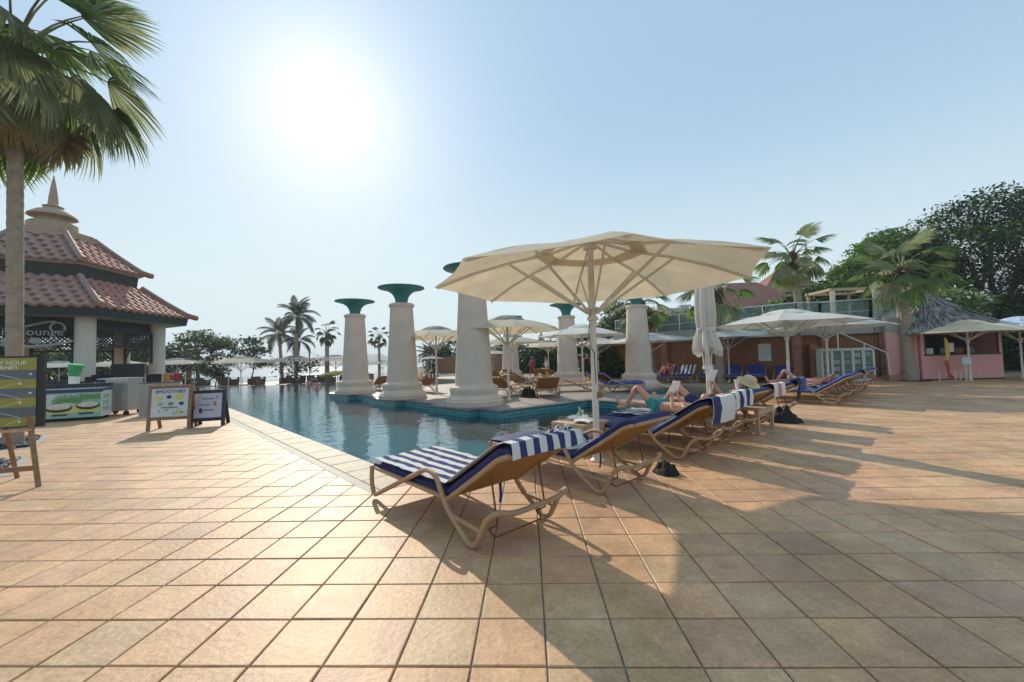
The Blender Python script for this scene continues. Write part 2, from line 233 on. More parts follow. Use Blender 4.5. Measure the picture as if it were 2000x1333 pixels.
# ------------------------------------------------------------------ mesh helpers
class MB:
    def __init__(s): s.v = []; s.f = []; s.m = []; s.uv = {}; s.mats = []; s.cur = 0; s.smooth = False
    def use(s, name):
        if name not in s.mats: s.mats.append(name)
        s.cur = s.mats.index(name); return s
    def add(s, vs, fs, uvs=None):
        b = len(s.v); s.v += [tuple(v) for v in vs]
        for k, f in enumerate(fs):
            if uvs: s.uv[len(s.f)] = uvs[k]
            s.f.append(tuple(b + i for i in f)); s.m.append(s.cur)
        return s
    def box(s, c, d, rz=0., mat4=None):
        x, y, z = d[0] / 2, d[1] / 2, d[2] / 2
        vs = [Vector((a, b, e)) for e in (-z, z) for a, b in ((-x, -y), (x, -y), (x, y), (-x, y))]
        R = Matrix.Rotation(rz, 3, 'Z'); vs = [R @ v + Vector(c) for v in vs]
        if mat4: vs = [mat4 @ v for v in vs]
        return s.add(vs, [(0, 3, 2, 1), (4, 5, 6, 7), (0, 1, 5, 4), (1, 2, 6, 5), (2, 3, 7, 6), (3, 0, 4, 7)])
    def beam(s, a, b, w, h=None, up=(0, 0, 1)):
        a, b = Vector(a), Vector(b); h = h or w; t = (b - a).normalized(); u = Vector(up)
        if abs(t.dot(u)) > .99: u = Vector((0, 1, 0))
        x = t.cross(u).normalized() * w / 2; y = x.cross(t).normalized() * h / 2
        vs = [p + i * x + j * y for p in (a, b) for i, j in ((-1, -1), (1, -1), (1, 1), (-1, 1))]
        return s.add(vs, [(0, 3, 2, 1), (4, 5, 6, 7), (0, 1, 5, 4), (1, 2, 6, 5), (2, 3, 7, 6), (3, 0, 4, 7)])
    def tube(s, pts, r, n=8, cap=True):
        pts = [Vector(p) for p in pts]; R = r if isinstance(r, (list, tuple)) else [r] * len(pts)
        t0 = (pts[1] - pts[0]).normalized(); u = Vector((0, 0, 1)) if abs(t0.z) < .9 else Vector((1, 0, 0))
        x = t0.cross(u).normalized(); vs = []
        for i, p in enumerate(pts):
            t = ((pts[min(i + 1, len(pts) - 1)] - pts[i]).normalized() + (pts[i] - pts[max(i - 1, 0)]).normalized()).normalized()
            x = (x - t * x.dot(t)).normalized(); y = t.cross(x)
            for k in range(n): a = 2 * PI * k / n; vs.append(p + (x * math.cos(a) + y * math.sin(a)) * R[i])
        fs = [(i * n + k, i * n + (k + 1) % n, (i + 1) * n + (k + 1) % n, (i + 1) * n + k) for i in range(len(pts) - 1) for k in range(n)]
        if cap: fs += [tuple(range(n - 1, -1, -1)), tuple((len(pts) - 1) * n + k for k in range(n))]
        return s.add(vs, fs)
    def lathe(s, prof, n=24, c=(0, 0, 0), cap=True, wob=0):
        vs = [(c[0] + r * math.cos(2 * PI * k / n), c[1] + r * math.sin(2 * PI * k / n), c[2] + z) for r, z in prof for k in range(n)]
        fs = [(i * n + k, i * n + (k + 1) % n, (i + 1) * n + (k + 1) % n, (i + 1) * n + k) for i in range(len(prof) - 1) for k in range(n)]
        if cap: fs += [tuple(range(n - 1, -1, -1)), tuple((len(prof) - 1) * n + k for k in range(n))]
        return s.add(vs, fs)
    def grid(s, fn, nu, nv, matfn=None, thick=0., cyc=False):
        P = [[Vector(fn(i / nu, j / nv)) for j in range(nv + 1)] for i in range(nu + 1)]
        vs = [p for r in P for p in r]; w = nv + 1; fs = [(i * w + j, (i + 1) * w + j, (i + 1) * w + j + 1, i * w + j + 1) for i in range(nu) for j in range(nv)]
        b = len(s.f)
        if thick:
            n0 = len(vs); nrm = []
            for i in range(nu + 1):
                for j in range(nv + 1):
                    a = P[min(i + 1, nu)][j] - P[max(i - 1, 0)][j]; c = P[i][min(j + 1, nv)] - P[i][max(j - 1, 0)]
                    q = a.cross(c); nrm.append(q.normalized() if q.length > 1e-9 else Vector((0, 0, 1)))
            vs = vs + [v - n_ * thick for v, n_ in zip(vs, nrm)]
            fs2 = [tuple(n0 + q for q in reversed(f)) for f in fs]
            ed = []
            for j in range(nv): ed.append((j, j + 1, n0 + j + 1, n0 + j)); a = nu * w; ed.append((a + j + 1, a + j, n0 + a + j, n0 + a + j + 1))
            for i in range(nu): ed.append(((i + 1) * w, i * w, n0 + i * w, n0 + (i + 1) * w)); ed.append((i * w + nv, (i + 1) * w + nv, n0 + (i + 1) * w + nv, n0 + i * w + nv))
            s.add(vs, fs + fs2 + ed)
        else: s.add(vs, fs)
        if matfn:
            k = 0
            for rep in range(2 if thick else 1):
                for i in range(nu):
                    for j in range(nv): s.m[b + k] = s.idx(matfn((i + .5) / nu, (j + .5) / nv)); k += 1
            if thick:
                for j in range(nv):
                    for _ in range(2): s.m[b + k] = s.idx(matfn(.5, (j + .5) / nv)); k += 1
        return s
    def idx(s, name):
        if name not in s.mats: s.mats.append(name)
        return s.mats.index(name)
    def ball(s, c, r, n=10, m=7, sq=(1, 1, 1)):
        prof = [(max(1e-4, math.sin(PI * i / m)), -math.cos(PI * i / m)) for i in range(m + 1)]
        vs = [(c[0] + q * math.cos(2 * PI * k / n) * r * sq[0], c[1] + q * math.sin(2 * PI * k / n) * r * sq[1], c[2] + z * r * sq[2]) for q, z in prof for k in range(n)]
        fs = [(i * n + k, i * n + (k + 1) % n, (i + 1) * n + (k + 1) % n, (i + 1) * n + k) for i in range(m) for k in range(n)]
        return s.add(vs, fs)
    def prism(s, poly, z0, z1, uvscale=None, top=True, bottom=False):
        n = len(poly); vs = [(x, y, z0) for x, y in poly] + [(x, y, z1) for x, y in poly]; fs = []; uvs = []
        for i in range(n):
            j = (i + 1) % n; fs.append((i, j, n + j, n + i)); L_ = math.dist(poly[i], poly[j]); uvs.append([(0, z0), (L_, z0), (L_, z1), (0, z1)])
        if top: fs.append(tuple(n + i for i in range(n))); uvs.append([(p[0], p[1]) for p in poly])
        if bottom: fs.append(tuple(reversed(range(n)))); uvs.append([(p[0], p[1]) for p in reversed(poly)])
        return s.add(vs, fs, uvs)
    def mesh(s, name, smooth=None):
        me = bpy.data.meshes.new(name); me.from_pydata(s.v, [], s.f)
        for m_ in (s.mats or ['white_metal']): me.materials.append(MT[m_])
        if len(s.mats) > 1: me.polygons.foreach_set('material_index', s.m)
        if s.uv:
            ul = me.uv_layers.new(name='UVMap')
            for fi, uvs in s.uv.items():
                p = me.polygons[fi]
                for k, li in enumerate(p.loop_indices): ul.data[li].uv = uvs[k]
        if smooth if smooth is not None else s.smooth:
            me.polygons.foreach_set('use_smooth', [True] * len(me.polygons))
            me.set_sharp_from_angle(angle=math.radians(42))
        me.update(); return me
COL = sc.collection
def link(name, me, parent=None, loc=None, rot=None, **props):
    o = bpy.data.objects.new(name, me); COL.objects.link(o)
    if parent: o.parent = parent
    if loc is not None: o.location = loc
    if rot is not None: o.rotation_euler = rot
    for k, v in props.items(): o[k] = v
    return o
def part(name, mb, parent, smooth=False, **kw): return link(name, mb.mesh(name, smooth), parent, **kw)
def thing(name, label, cat, loc=(0, 0, 0), rz=0., group=None, mb=None, smooth=False):
    o = bpy.data.objects.new(name, mb.mesh(name, smooth) if mb else None); COL.objects.link(o)
    o.location = loc; o.rotation_euler = (0, 0, rz); o['label'] = label; o['category'] = cat
    if group: o['group'] = group
    return o
def copy_thing(src, loc, rz=0., label=None, group=None, scale=None, drop=()):
    kids = {}
    for o in src.children: kids[o] = list(o.children)
    c = src.copy(); COL.objects.link(c); c.location = loc; c.rotation_euler = (0, 0, rz)
    if label: c['label'] = label
    if group: c['group'] = group
    if scale: c.scale = (scale,) * 3 if not isinstance(scale, tuple) else scale
    for k, gs_ in kids.items():
        if k.name.split('.')[0] in drop: continue
        q = k.copy(); COL.objects.link(q); q.parent = c
        for g_ in gs_: w = g_.copy(); COL.objects.link(w); w.parent = q
    return c
def struct(name, mb, smooth=False, parent=None):
    o = link(name, mb.mesh(name, smooth), parent); o['kind'] = 'structure'; return o
R2 = 2 ** .5
def W(d, s): return ((s - d) / R2, (s + d) / R2)       # pool axes: d runs away to the left, s away to the right
HEAD = -3 * PI / 4                                       # heading whose local +Y points along -d
def fillet(pts, r=.06, n=4):
    pts = [Vector(p) for p in pts]; out = [pts[0]]
    for a, b, c in zip(pts, pts[1:], pts[2:]):
        u, w = (a - b), (c - b); k = min(r, u.length * .45, w.length * .45); p, q = b + u.normalized() * k, b + w.normalized() * k
        for i in range(n + 1): t = i / n; out.append(p * (1 - t) ** 2 + b * 2 * t * (1 - t) + q * t * t)
    return out + [pts[-1]]
def text(body, size, mat_, parent, loc, rot, extrude=.004, align='LEFT', name='lettering'):
    cu = bpy.data.curves.new('t', 'FONT'); cu.body = body; cu.size = size; cu.extrude = extrude; cu.align_x = align; cu.resolution_u = 3
    o = bpy.data.objects.new('t', cu); COL.objects.link(o)
    TEXTS.append((o, mat_, parent, loc, rot, name))
TEXTS = []

# ------------------------------------------------------------------ the deck
D0, S0 = 5.5, 2.86       # near pool corner
ISL = [(9.8, 8.5), (10.87, 8.5), (10.87, 8.1), (13.3, 8.1), (13.3, 8.5), (16.0, 8.5), (16.0, 8.1), (18.4, 8.1), (18.4, 8.5), (21.1, 8.5), (21.1, 8.1), (23.7, 8.1), (24.5, 8.5)]  # outline and most positions below worked out from image pixels, then hard-coded
g = MB().use('grout')
def quad(mb, pts, z): mb.add([(*W(*p), z) for p in pts], [tuple(range(len(pts)))][::1])
def sheet(mb, pts, z):
    P = [W(*p) for p in pts]; a = sum(P[i][0] * P[(i + 1) % len(P)][1] - P[(i + 1) % len(P)][0] * P[i][1] for i in range(len(P)))
    if a < 0: P = P[::-1]
    mb.add([(x, y, z) for x, y in P], [tuple(range(len(P)))])
sheet(g, [(-60, -60), (50, -60), (50, S0), (-60, S0)], -.012)
sheet(g, [(-60, S0), (-60, 95), (D0, 95), (D0, S0)], -.012)
pav = struct('pavement', g)
T, OX, OY = .4, .0576, .224
GAP = .0105
def clip(poly, nx, ny, c):            # keep nx*x+ny*y<=c
    out = []
    for i in range(len(poly)):
        a, b = poly[i], poly[(i + 1) % len(poly)]; da = nx * a[0] + ny * a[1] - c; db = nx * b[0] + ny * b[1] - c
        if da <= 0: out.append(a)
        if da * db < 0: t = da / (da - db); out.append((a[0] + (b[0] - a[0]) * t, a[1] + (b[1] - a[1]) * t))
    return out
L1, D1 = 3.10 / R2, 4.98              # tiles stop here before the drain strip (left edge) and coping (near edge)
def pieces(i, j):
    x0, y0 = OX + i * T, OY + j * T; h = GAP / 2; sq = [(x0 + h, y0 + h), (x0 + T - h, y0 + h), (x0 + T - h, y0 + T - h), (x0 + h, y0 + T - h)]
    k = 1 / R2
    if max((q[1] - q[0]) * k for q in sq) <= D1: return [sq], sq, []
    a = clip(sq, k, k, L1)            # s <= L1
    b = clip(clip(sq, -k, k, D1), -k, -k, -L1 - .004)   # d <= D1 and s >= L1
    return [p for p in (a, b) if len(p) >= 3 and abs(sum(p[q][0] * p[(q + 1) % len(p)][1] - p[(q + 1) % len(p)][0] * p[q][1] for q in range(len(p)))) > .004], a, b
cells = []
for j in range(-8, 66):
    for i in range(-110, 120):
        x, y = OX + (i + .5) * T, OY + (j + .5) * T
        if abs(x + .03) > 1.5 * max(y, 0) + 6.0: continue
        if (x + y) / R2 > L1 + .3 and (y - x) / R2 > D1 + .3: continue
        cells.append((x * x + y * y, i, j))
cells.sort()
fm = MB().use('tile'); tm = MB().use('tile')
h, c_ = T / 2 - GAP / 2, .006
tm.add([(-h, -h, -.02), (h, -h, -.02), (h, h, -.02), (-h, h, -.02), (-h, -h, -.004), (h, -h, -.004), (h, h, -.004), (-h, h, -.004),
        (-h + c_, -h + c_, 0), (h - c_, -h + c_, 0), (h - c_, h - c_, 0), (-h + c_, h - c_, 0)],
       [(0, 1, 5, 4), (1, 2, 6, 5), (2, 3, 7, 6), (3, 0, 4, 7), (4, 5, 9, 8), (5, 6, 10, 9), (6, 7, 11, 10), (7, 4, 8, 11), (8, 9, 10, 11)])
tme = tm.mesh('tile'); n_ind = 0
for _, i, j in cells:
    ps, a, b = pieces(i, j); dz = rnd.uniform(-.0018, .0018)
    whole = len(ps) == 1 and len(ps[0]) == 4 and (len(a) == 4 and abs(a[0][0] - (OX + i * T + GAP / 2)) < 1e-6 or not a)
    if whole and n_ind < 298 and j >= 3 and abs(OX + (i + .5) * T + .03) < 1.28 * (j + 1) * T + .3:
        o = link('tile', tme, pav, loc=(OX + (i + .5) * T, OY + (j + .5) * T, dz), rot=(rnd.uniform(-.004, .004), rnd.uniform(-.004, .004), rnd.uniform(-.006, .006))); n_ind += 1; continue
    for p in ps:
        n = len(p); cx = sum(q[0] for q in p) / n; cy = sum(q[1] for q in p) / n
        jx, jy = rnd.uniform(-.0015, .0015), rnd.uniform(-.0015, .0015); far = cy > 9
        t1, t2 = rnd.uniform(-.005, .005), rnd.uniform(-.005, .005)
        p = [(q[0] + jx, q[1] + jy) for q in p]
        inn = [(q[0] + (cx - q[0]) * .035, q[1] + (cy - q[1]) * .035) for q in p]
        zt = lambda q: dz + (q[0] - cx) * t1 + (q[1] - cy) * t2
        vs = [(q[0], q[1], -.02) for q in p] + [(q[0], q[1], zt(q) - .005) for q in p] + [(q[0], q[1], zt(q)) for q in inn]
        fs = [tuple(2 * n + k for k in range(n))] + [(n + k, n + (k + 1) % n, 2 * n + (k + 1) % n, 2 * n + k) for k in range(n)]
        if not far: fs += [(k, (k + 1) % n, n + (k + 1) % n, n + k) for k in range(n)]
        fm.add(vs, fs)
o = part('tile_field', fm, pav); o['kind'] = 'stuff'
fp = MB().use('far_paving')            # paving beyond the reach of single tiles
for pts in ([(-60, 95), (-60, 26.5 * R2 + 2), (D0, 38), (D0, 95)],): sheet(fp, pts, .001)
# pool coping and drain strip along the left and near edges
cp = MB().use('coping'); gr = MB().use('grate')
k = 0; d = D0 - .53
def slab(mb, a0, a1, b0, b1, z0, z1, tilt=0):
    P = [W(*p) for p in ((a0, b0), (a1, b0), (a1, b1), (a0, b1))][::-1]; e = .006
    C = (sum(p[0] for p in P) / 4, sum(p[1] for p in P) / 4)
    I = [(p[0] + (C[0] - p[0]) * .03, p[1] + (C[1] - p[1]) * .03) for p in P]
    mb.add([(*p, z0) for p in P] + [(*p, z1 - e) for p in P] + [(*p, z1) for p in I],
           [(0, 1, 5, 4), (1, 2, 6, 5), (2, 3, 7, 6), (3, 0, 4, 7), (4, 5, 9, 8), (5, 6, 10, 9), (6, 7, 11, 10), (7, 4, 8, 11), (8, 9, 10, 11), (3, 2, 1, 0)])
cop = struct('pool_coping', MB().use('grout').prism([W(*p) for p in ((4.97, 2.33), (50, 2.33), (50, 2.85), (D0, 2.85), (D0 - .01, 60), (4.97, 60))][::-1], -.4, -.014))
ncop = 0
while d < 50:
    L_ = .62 + rnd.uniform(-.01, .01); mb = MB().use('coping'); slab(mb, d + .004, d + L_ - .004, 2.335, S0, -.06, .004 + rnd.uniform(-.002, .002))
    if d < 26: part('coping_stone', mb, cop)
    else: cp.add(mb.v, mb.f)
    d += L_
s = S0 + .004
while s < 60:
    mb = MB().use('coping'); slab(mb, 4.985, D0, s, s + .61, -.06, .004 + rnd.uniform(-.002, .002))
    if s < 20: part('coping_stone', mb, cop)
    else: cp.add(mb.v, mb.f)
    s += .618
o = part('far_coping', cp, cop); o['kind'] = 'stuff'
d = 5.0
while d < 50: slab(gr, d + .002, d + .098, L1 + .006, 2.33, -.03, -.001); d += .1
o = part('drain_slat', gr, cop); o['kind'] = 'stuff'

# pool basin walls, floor, water
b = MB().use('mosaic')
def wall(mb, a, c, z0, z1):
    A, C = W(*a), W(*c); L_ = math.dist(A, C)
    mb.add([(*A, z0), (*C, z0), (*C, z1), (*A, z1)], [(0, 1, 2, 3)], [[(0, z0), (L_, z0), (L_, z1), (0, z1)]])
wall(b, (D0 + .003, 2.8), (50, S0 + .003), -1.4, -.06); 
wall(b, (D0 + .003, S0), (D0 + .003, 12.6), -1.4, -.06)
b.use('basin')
B = [(5.0, 2.6), (5.0, 21.2), (36, 21.2), (38.9, 16.3), (50, 2.6)]
P = [W(*p) for p in B][::-1]
b.add([(x, y, -1.0) for x, y in P], [tuple(range(5))], [[((x + y) / R2, (y - x) / R2) for x, y in P]])
struct('pool_basin', b)
w = MB().use('pool'); sheet(w, B, -.23); struct('pool_water', w)
# the column island and the causeway to it
IP = ISL + [(24.5, 21.0), (9.6, 21.0), (9.6, 16.1), (4.9, 16.1), (4.9, 12.7), (9.5, 12.7)]
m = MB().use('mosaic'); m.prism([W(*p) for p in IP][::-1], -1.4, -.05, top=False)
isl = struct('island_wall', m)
def inset(poly, k):                     # offset a polygon in d,s space
    n = len(poly); out = []
    ar = sum(poly[i][0] * poly[(i + 1) % n][1] - poly[(i + 1) % n][0] * poly[i][1] for i in range(n)); sg = 1 if ar > 0 else -1
    for i in range(n):
        a, b_, c = Vector(poly[i - 1]), Vector(poly[i]), Vector(poly[(i + 1) % n]); e1, e2 = (b_ - a).normalized(), (c - b_).normalized()
        n1, n2 = Vector((-e1.y, e1.x)) * sg, Vector((-e2.y, e2.x)) * sg; q = (n1 + n2); q = q / max(.3, (1 + n1.dot(n2))); out.append(tuple(b_ + q * k))
    return out
OUT, INN = inset(IP, -.03), inset(IP, .38)
m = MB().use('islandedge'); n = len(IP); Po, Pi = [W(*p) for p in OUT], [W(*p) for p in INN]
m.add([(*p, .0) for p in Po] + [(*p, .0) for p in Pi] + [(*p, -.055) for p in Po], [((i + 1) % n, i, n + i, n + (i + 1) % n) for i in range(n)] + [(i, (i + 1) % n, 2 * n + (i + 1) % n, 2 * n + i) for i in range(n)])
struct('island_coping', m)
m = MB().use('island'); sheet(m, INN, .0)
struct('island_deck', m)
# far decks behind the pools, lower beach terrace, beach, land, sea
m = MB().use('far_paving'); sheet(m, [(D0, 21), (D0, 60), (36, 60), (36, 21)], 0); 
wall(m, (D0, 21), (36, 21), -1.4, 0); struct('far_deck', m)
struct('far_pavement', fp)
m = MB().use('far_paving'); m.prism([W(*p) for p in [(36, 21), (38.9, 16.3), (50, 2.8), (72, 2.8), (66, 21)]][::-1], -4.5, -.75); struct('beach_terrace', m)
m = MB().use('coping'); 
for a, c in (((36, 21), (38.9, 16.3)), ((38.9, 16.3), (50, 2.86))):
    A, C = Vector((*W(*a), 0)), Vector((*W(*c), 0)); m.beam(A + Vector((0, 0, -.82)), C + Vector((0, 0, -.82)), .25, 1.16)
struct('infinity_edge', m)
m = MB().use('land'); m.prism([(-10.4, 40.5), (-40, 120), (300, 500), (600, 60), (70, -60), (60, 20), (24, 30.5), (12, 42)][::-1], -6, -.06); struct('land', m)
m = MB().use('sea'); m.add([(-6000, -200, -4), (4000, -200, -4), (4000, 8000, -4), (-6000, 8000, -4)], [(0, 1, 2, 3)]); struct('sea', m)
m = MB().use('hillm')
def ridge(x0, x1, y, h, seed, n=60, mb=m):
    pts = []
    for i in range(n + 1):
        x = x0 + (x1 - x0) * i / n; e = min(1, 6 * min(i, n - i) / n + .05)
        pts.append((x, h * e * (.55 + .9 * (noise.noise(Vector((x * .004 + seed, seed, 0))) + .5 * noise.noise(Vector((x * .02, seed, 3)))))))
    vs = [(x, y, -5) for x, _ in pts] + [(x, y + 60, max(2, z)) for x, z in pts] + [(x, y + 260, -5) for x, _ in pts]; w_ = n + 1
    mb.add(vs, [(i, i + 1, w_ + i + 1, w_ + i) for i in range(n)] + [(w_ + i, w_ + i + 1, 2 * w_ + i + 1, 2 * w_ + i) for i in range(n)])
ridge(-2600, 300, 1500, 26, 2.2); ridge(-760, -420, 1250, 46, 5.1, 30)
struct('far_hills', m, True)

# ------------------------------------------------------------------ columns
def column():
    root = thing('column', '', 'column', group='stout cream columns with teal capitals')
    m = MB().use('plaster')
    m.lathe([(1.06, 0), (1.06, .16), (1.0, .2), (1.0, .24), (.94, .27), (.86, .38), (.88, .5), (.9, .58), (.86, .66), (.76, .69), (.74, .72)], 40)
    part('base', m, root, True)
    m = MB().use('plaster'); m.lathe([(.715, .72), (.70, .76), (.69, .8), (.64, 1.8), (.58, 2.8), (.52, 3.9), (.505, 4.13)], 40); part('shaft', m, root, True)
    m = MB().use('plaster'); m.lathe([(.53, 4.11), (.555, 4.15), (.555, 4.25), (.52, 4.29), (.40, 4.31)], 40)
    for k in range(22): a = 2 * PI * k / 22; m.ball((.545 * math.cos(a), .545 * math.sin(a), 4.2), .045, 6, 4)
    part('collar', m, root, True)
    m = MB().use('teal'); m.lathe([(.27, 4.3), (.27, 4.34), (.29, 4.48), (.34, 4.62), (.43, 4.75), (.60, 4.87), (.84, 4.95), (1.03, 4.99), (1.05, 5.015), (1.04, 5.04), (.95, 5.05)], 48); part('capital', m, root, True)
    return root
c0 = column()
cols = [(-1.99, 15.08, 'nearest and tallest looking of the front columns, half hidden by the large parasol'), (-5.72, 18.6, 'middle one of the three front columns at the pool corner'),
        (-9.42, 22.19, 'leftmost column of the front row, furthest out into the pool'), (2.55, 26.4, 'back row column seen behind the small parasol, left of the parasol post'),
        (5.85, 22.0, 'rightmost column, in front of the brown reed wall'), (-1.37, 33.0, 'back row column half hidden just right of the nearest column')]
for i, (x, y, t) in enumerate(cols):
    o = c0 if i == 0 else copy_thing(c0, (0, 0, 0)); o.location = (x, y, 0); o['label'] = t

# ------------------------------------------------------------------ parasols
def umbrella(kind, R, zr, za, fab, vent='vent', sides=8, rot0=0., pole_r=.045, label='', group='open parasols', hub=2.22, zbase=0., capk=1.):
    root = thing('parasol', label, 'parasol', group=group)
    m = MB().use(fab); n = sides; A = [rot0 + 2 * PI * k / n for k in range(n)]
    if kind == 'square': A = [PI / 4 + rot0 + PI / 2 * k for k in range(4)]; n = 4
    cr = [Vector((R * math.cos(a), R * math.sin(a), zr)) for a in A]
    vr = .26 * R; zi = za - (za - zr) * .25 - .03; seg = 6; rows = 7
    for k in range(n):
        p, q = cr[k], cr[(k + 1) % n]; ip, iq = Vector((p.x * vr / R, p.y * vr / R, zi)), Vector((q.x * vr / R, q.y * vr / R, zi))
        def fn(u, v, p=p, q=q, ip=ip, iq=iq):
            e = p.lerp(q, v); i_ = ip.lerp(iq, v); sag = 4 * v * (1 - v)
            r_ = e * (1 - .025 * sag * u); r_.z = e.z
            w_ = i_.lerp(r_, u); w_.z += -.03 * R / 2.2 * sag * math.sin(PI * min(1, u * .9)) * .9 + .05 * R * math.sin(PI * u) * .5 + .006 * math.sin(9 * u + 5 * v + k)
            return w_
        m.grid(fn, rows, seg, thick=.006)
        # short hanging hem
    can = part('canopy', m, root, True)
    m = MB().use(vent or fab)
    for k in range(n):
        p, q = cr[k] * (.36), cr[(k + 1) % n] * (.36)
        z1 = za - (.31 + .04 * (1 - capk)) * (za - zr); p.z = q.z = z1 - .02
        def fn(u, v, p=p, q=q):
            w_ = Vector((0, 0, za + .02 * capk)).lerp(p.lerp(q, v), u); w_.z += .06 * capk * math.sin(PI * u) + .015 * capk * math.sin(7 * v + 3 * k) * u; return w_
        m.grid(fn, 4, 4, thick=.006)
    part('vent_cap', m, root, True)
    # ribs, struts
    rm, smh = MB().use('white_metal'), None
    for k in range(n):
        m = MB().use('white_metal'); e = cr[k]; top = Vector((0, 0, za - .1)); mid = top.lerp(Vector((e.x, e.y, e.z)), .55)
        hp = lambda t: Vector((e.x * t, e.y * t, 0))
        def rz(t): return (zi + (za - zi) * (1 - t / .26)) if t < .26 else zi + (zr - zi) * ((t - .26) / .74) + .05 * R * math.sin(PI * (t - .26) / .74) * .5
        pts = [hp(t) + Vector((0, 0, rz(t) - .035)) for t in (.02, .26, .5, .75, .985)]
        for a_, b_ in zip(pts, pts[1:]): m.beam(a_, b_, .022 * R / 2.2, .035 * R / 2.2)
        part('rib', m, root)
        m = MB().use('white_metal'); m.beam(Vector((e.x * .03, e.y * .03, hub)), hp(.52) + Vector((0, 0, rz(.52) - .05)), .022, .04); part('strut', m, root)
    m = MB().use('white_metal'); m.tube([(0, 0, zbase + .03), (0, 0, za - .06)], pole_r, 12); part('pole', m, root, True)
    m = MB().use('white_metal'); m.lathe([(.05, hub - .12), (.085, hub - .11), (.085, hub - .06), (.06, hub - .05), (.06, hub + .03), (.10, hub + .05), (.10, hub + .09), (.05, hub + .1)], 14)
    part('hub', m, root, True); m = MB().use('white_metal'); m.lathe([(.05, za - .2), (.11, za - .18), (.11, za - .12), (.05, za - .1)], 14); part('crown_hub', m, root, True)
    m = MB().use('white_metal'); m.lathe([(.11, zbase), (.11, zbase + .02), (.07, zbase + .05), (.06, zbase + .3)], 20); part('base_plate', m, root, True)
    return root
big = umbrella('oct', 2.50, 2.80, 3.50, 'fabric', vent='fabric', capk=.3, label='large off-white octagonal parasol nearest the camera, over the second lounger', pole_r=.050, hub=2.30)
big.location = (1.04, 6.50, 0); big.rotation_euler = (math.radians(.0), math.radians(0), 0)
m = MB().use('brass'); m.box((.055, -.02, 1.02), (.07, .06, .1)); m.box((.1, -.03, 1.02), (.03, .03, .06)); part('crank', m, big)
m = MB().use('rope'); m.tube([(-.04, -.05, 2.3), (-.075, -.06, 2.0), (-.05, -.055, 1.75), (.0, -.056, 1.68), (.01, -.058, 1.2)], .006, 5); part('cord', m, big)

std = umbrella('oct', 2.25, 2.75, 3.35, 'fabric', label='open cream parasol with grey vent cap between the two front columns')
std.location = (-4.53, 20.27, 0)
for x, y, t, sc_, rz in [(-.78, 16.35, 'open cream parasol with grey vent cap just right of the nearest column', 1, .2),
    (-1.05, 29.0, 'open parasol behind the nearest parasol pair, seen between the two centre columns', 1, .1), (2.0, 39.6, 'distant open parasol left of the back row column', 1.0, .3),
    (6.5, 40.2, 'distant open parasol right of the large parasol post', 1.0, .0), (7.2, 33.0, 'distant open parasol low beside the rightmost column', .95, .4),
    (.5, 58.0, 'tiny far parasol above the person in red', .74, 0), (-13.0, 55.0, 'small far parasol between the two front columns, before the dark hedge', .72, .2),
    (-4.2, 50.0, 'far parasol just right of the nearest column, low down', .85, .2)]:
    copy_thing(std, (x, y, 0), rz, t, scale=sc_)
wht = umbrella('oct', 2.25, 2.72, 3.3, 'fabric_white', vent='fabric_white', label='white parasol with thin post over the blue island lounger')
wht.location = (2.82, 21.28, 0)
copy_thing(wht, (10.39, 16.84, 0), .15, 'widest white parasol at right, over the sunbather in floral shorts', scale=(1.2, 1.2, 1.0))
copy_thing(wht, (14.3, 20.2, 0), .3, 'white parasol just behind the widest one, in front of the stair rail', scale=(1.2, 1.2, 1.0))
k2 = umbrella('oct', 2.4, 2.35, 3.05, 'fabric_blue', vent='fabric_blue', label='pale blue parasol cut off by the right edge of the picture', hub=1.9); k2.location = (24.3, 21.2, 0)
kc = umbrella('oct', 2.2, 2.32, 2.92, 'fabric_cream', vent='fabric_cream', sides=6, label='creamy yellow parasol in front of the pink kiosk', hub=1.95); kc.location = (21.3, 20.7, 0)
sq = umbrella('square', 2.75, 2.5, 3.0, 'fabric_white', vent='fabric_white', label='square white parasol against the reed wall beside the notice board', group='square parasols by the reed wall', hub=1.9)
sq.location = (11.3, 23.6, 0)
copy_thing(sq, (7.7, 26.0, 0), .3, 'square white parasol just right of the rightmost column')
copy_thing(sq, (5.2, 30.5, 0), .2, 'square white parasol behind the large parasol post')
# beach row, standing on the lower terrace
bq = umbrella('square', 3.5, 2.75, 3.42, 'fabric', vent='vent', label='square beach parasol left of the broad tree', group='square parasols along the beach terrace', hub=1.9)
bq.location = (-36.9, 42.0, -.75); bq.rotation_euler = (0, 0, .3)
for x, y, t, s_ in [(-30.0, 42.0, 'square beach parasol right of the broad tree', 1), (-25.4, 44, 'square beach parasol under the tallest coconut palm', 1), (-21.8, 46, 'square beach parasol left of the furthest front column', 1),
                    (-24.1, 60, 'left one of two small parasols seen between the front columns', 1), (-21.4, 60, 'right one of two small parasols seen between the front columns', 1),
                    (-41.1, 40, 'square parasol seen through the bar pavilion, right of its middle post', 1), (-47.5, 40, 'square parasol seen through the bar pavilion, above the freezer', 1)]:
    copy_thing(bq, (x, y, -.75), rnd.uniform(.1, .9), t, scale=s_ * (.8 if y == 60 else 1))
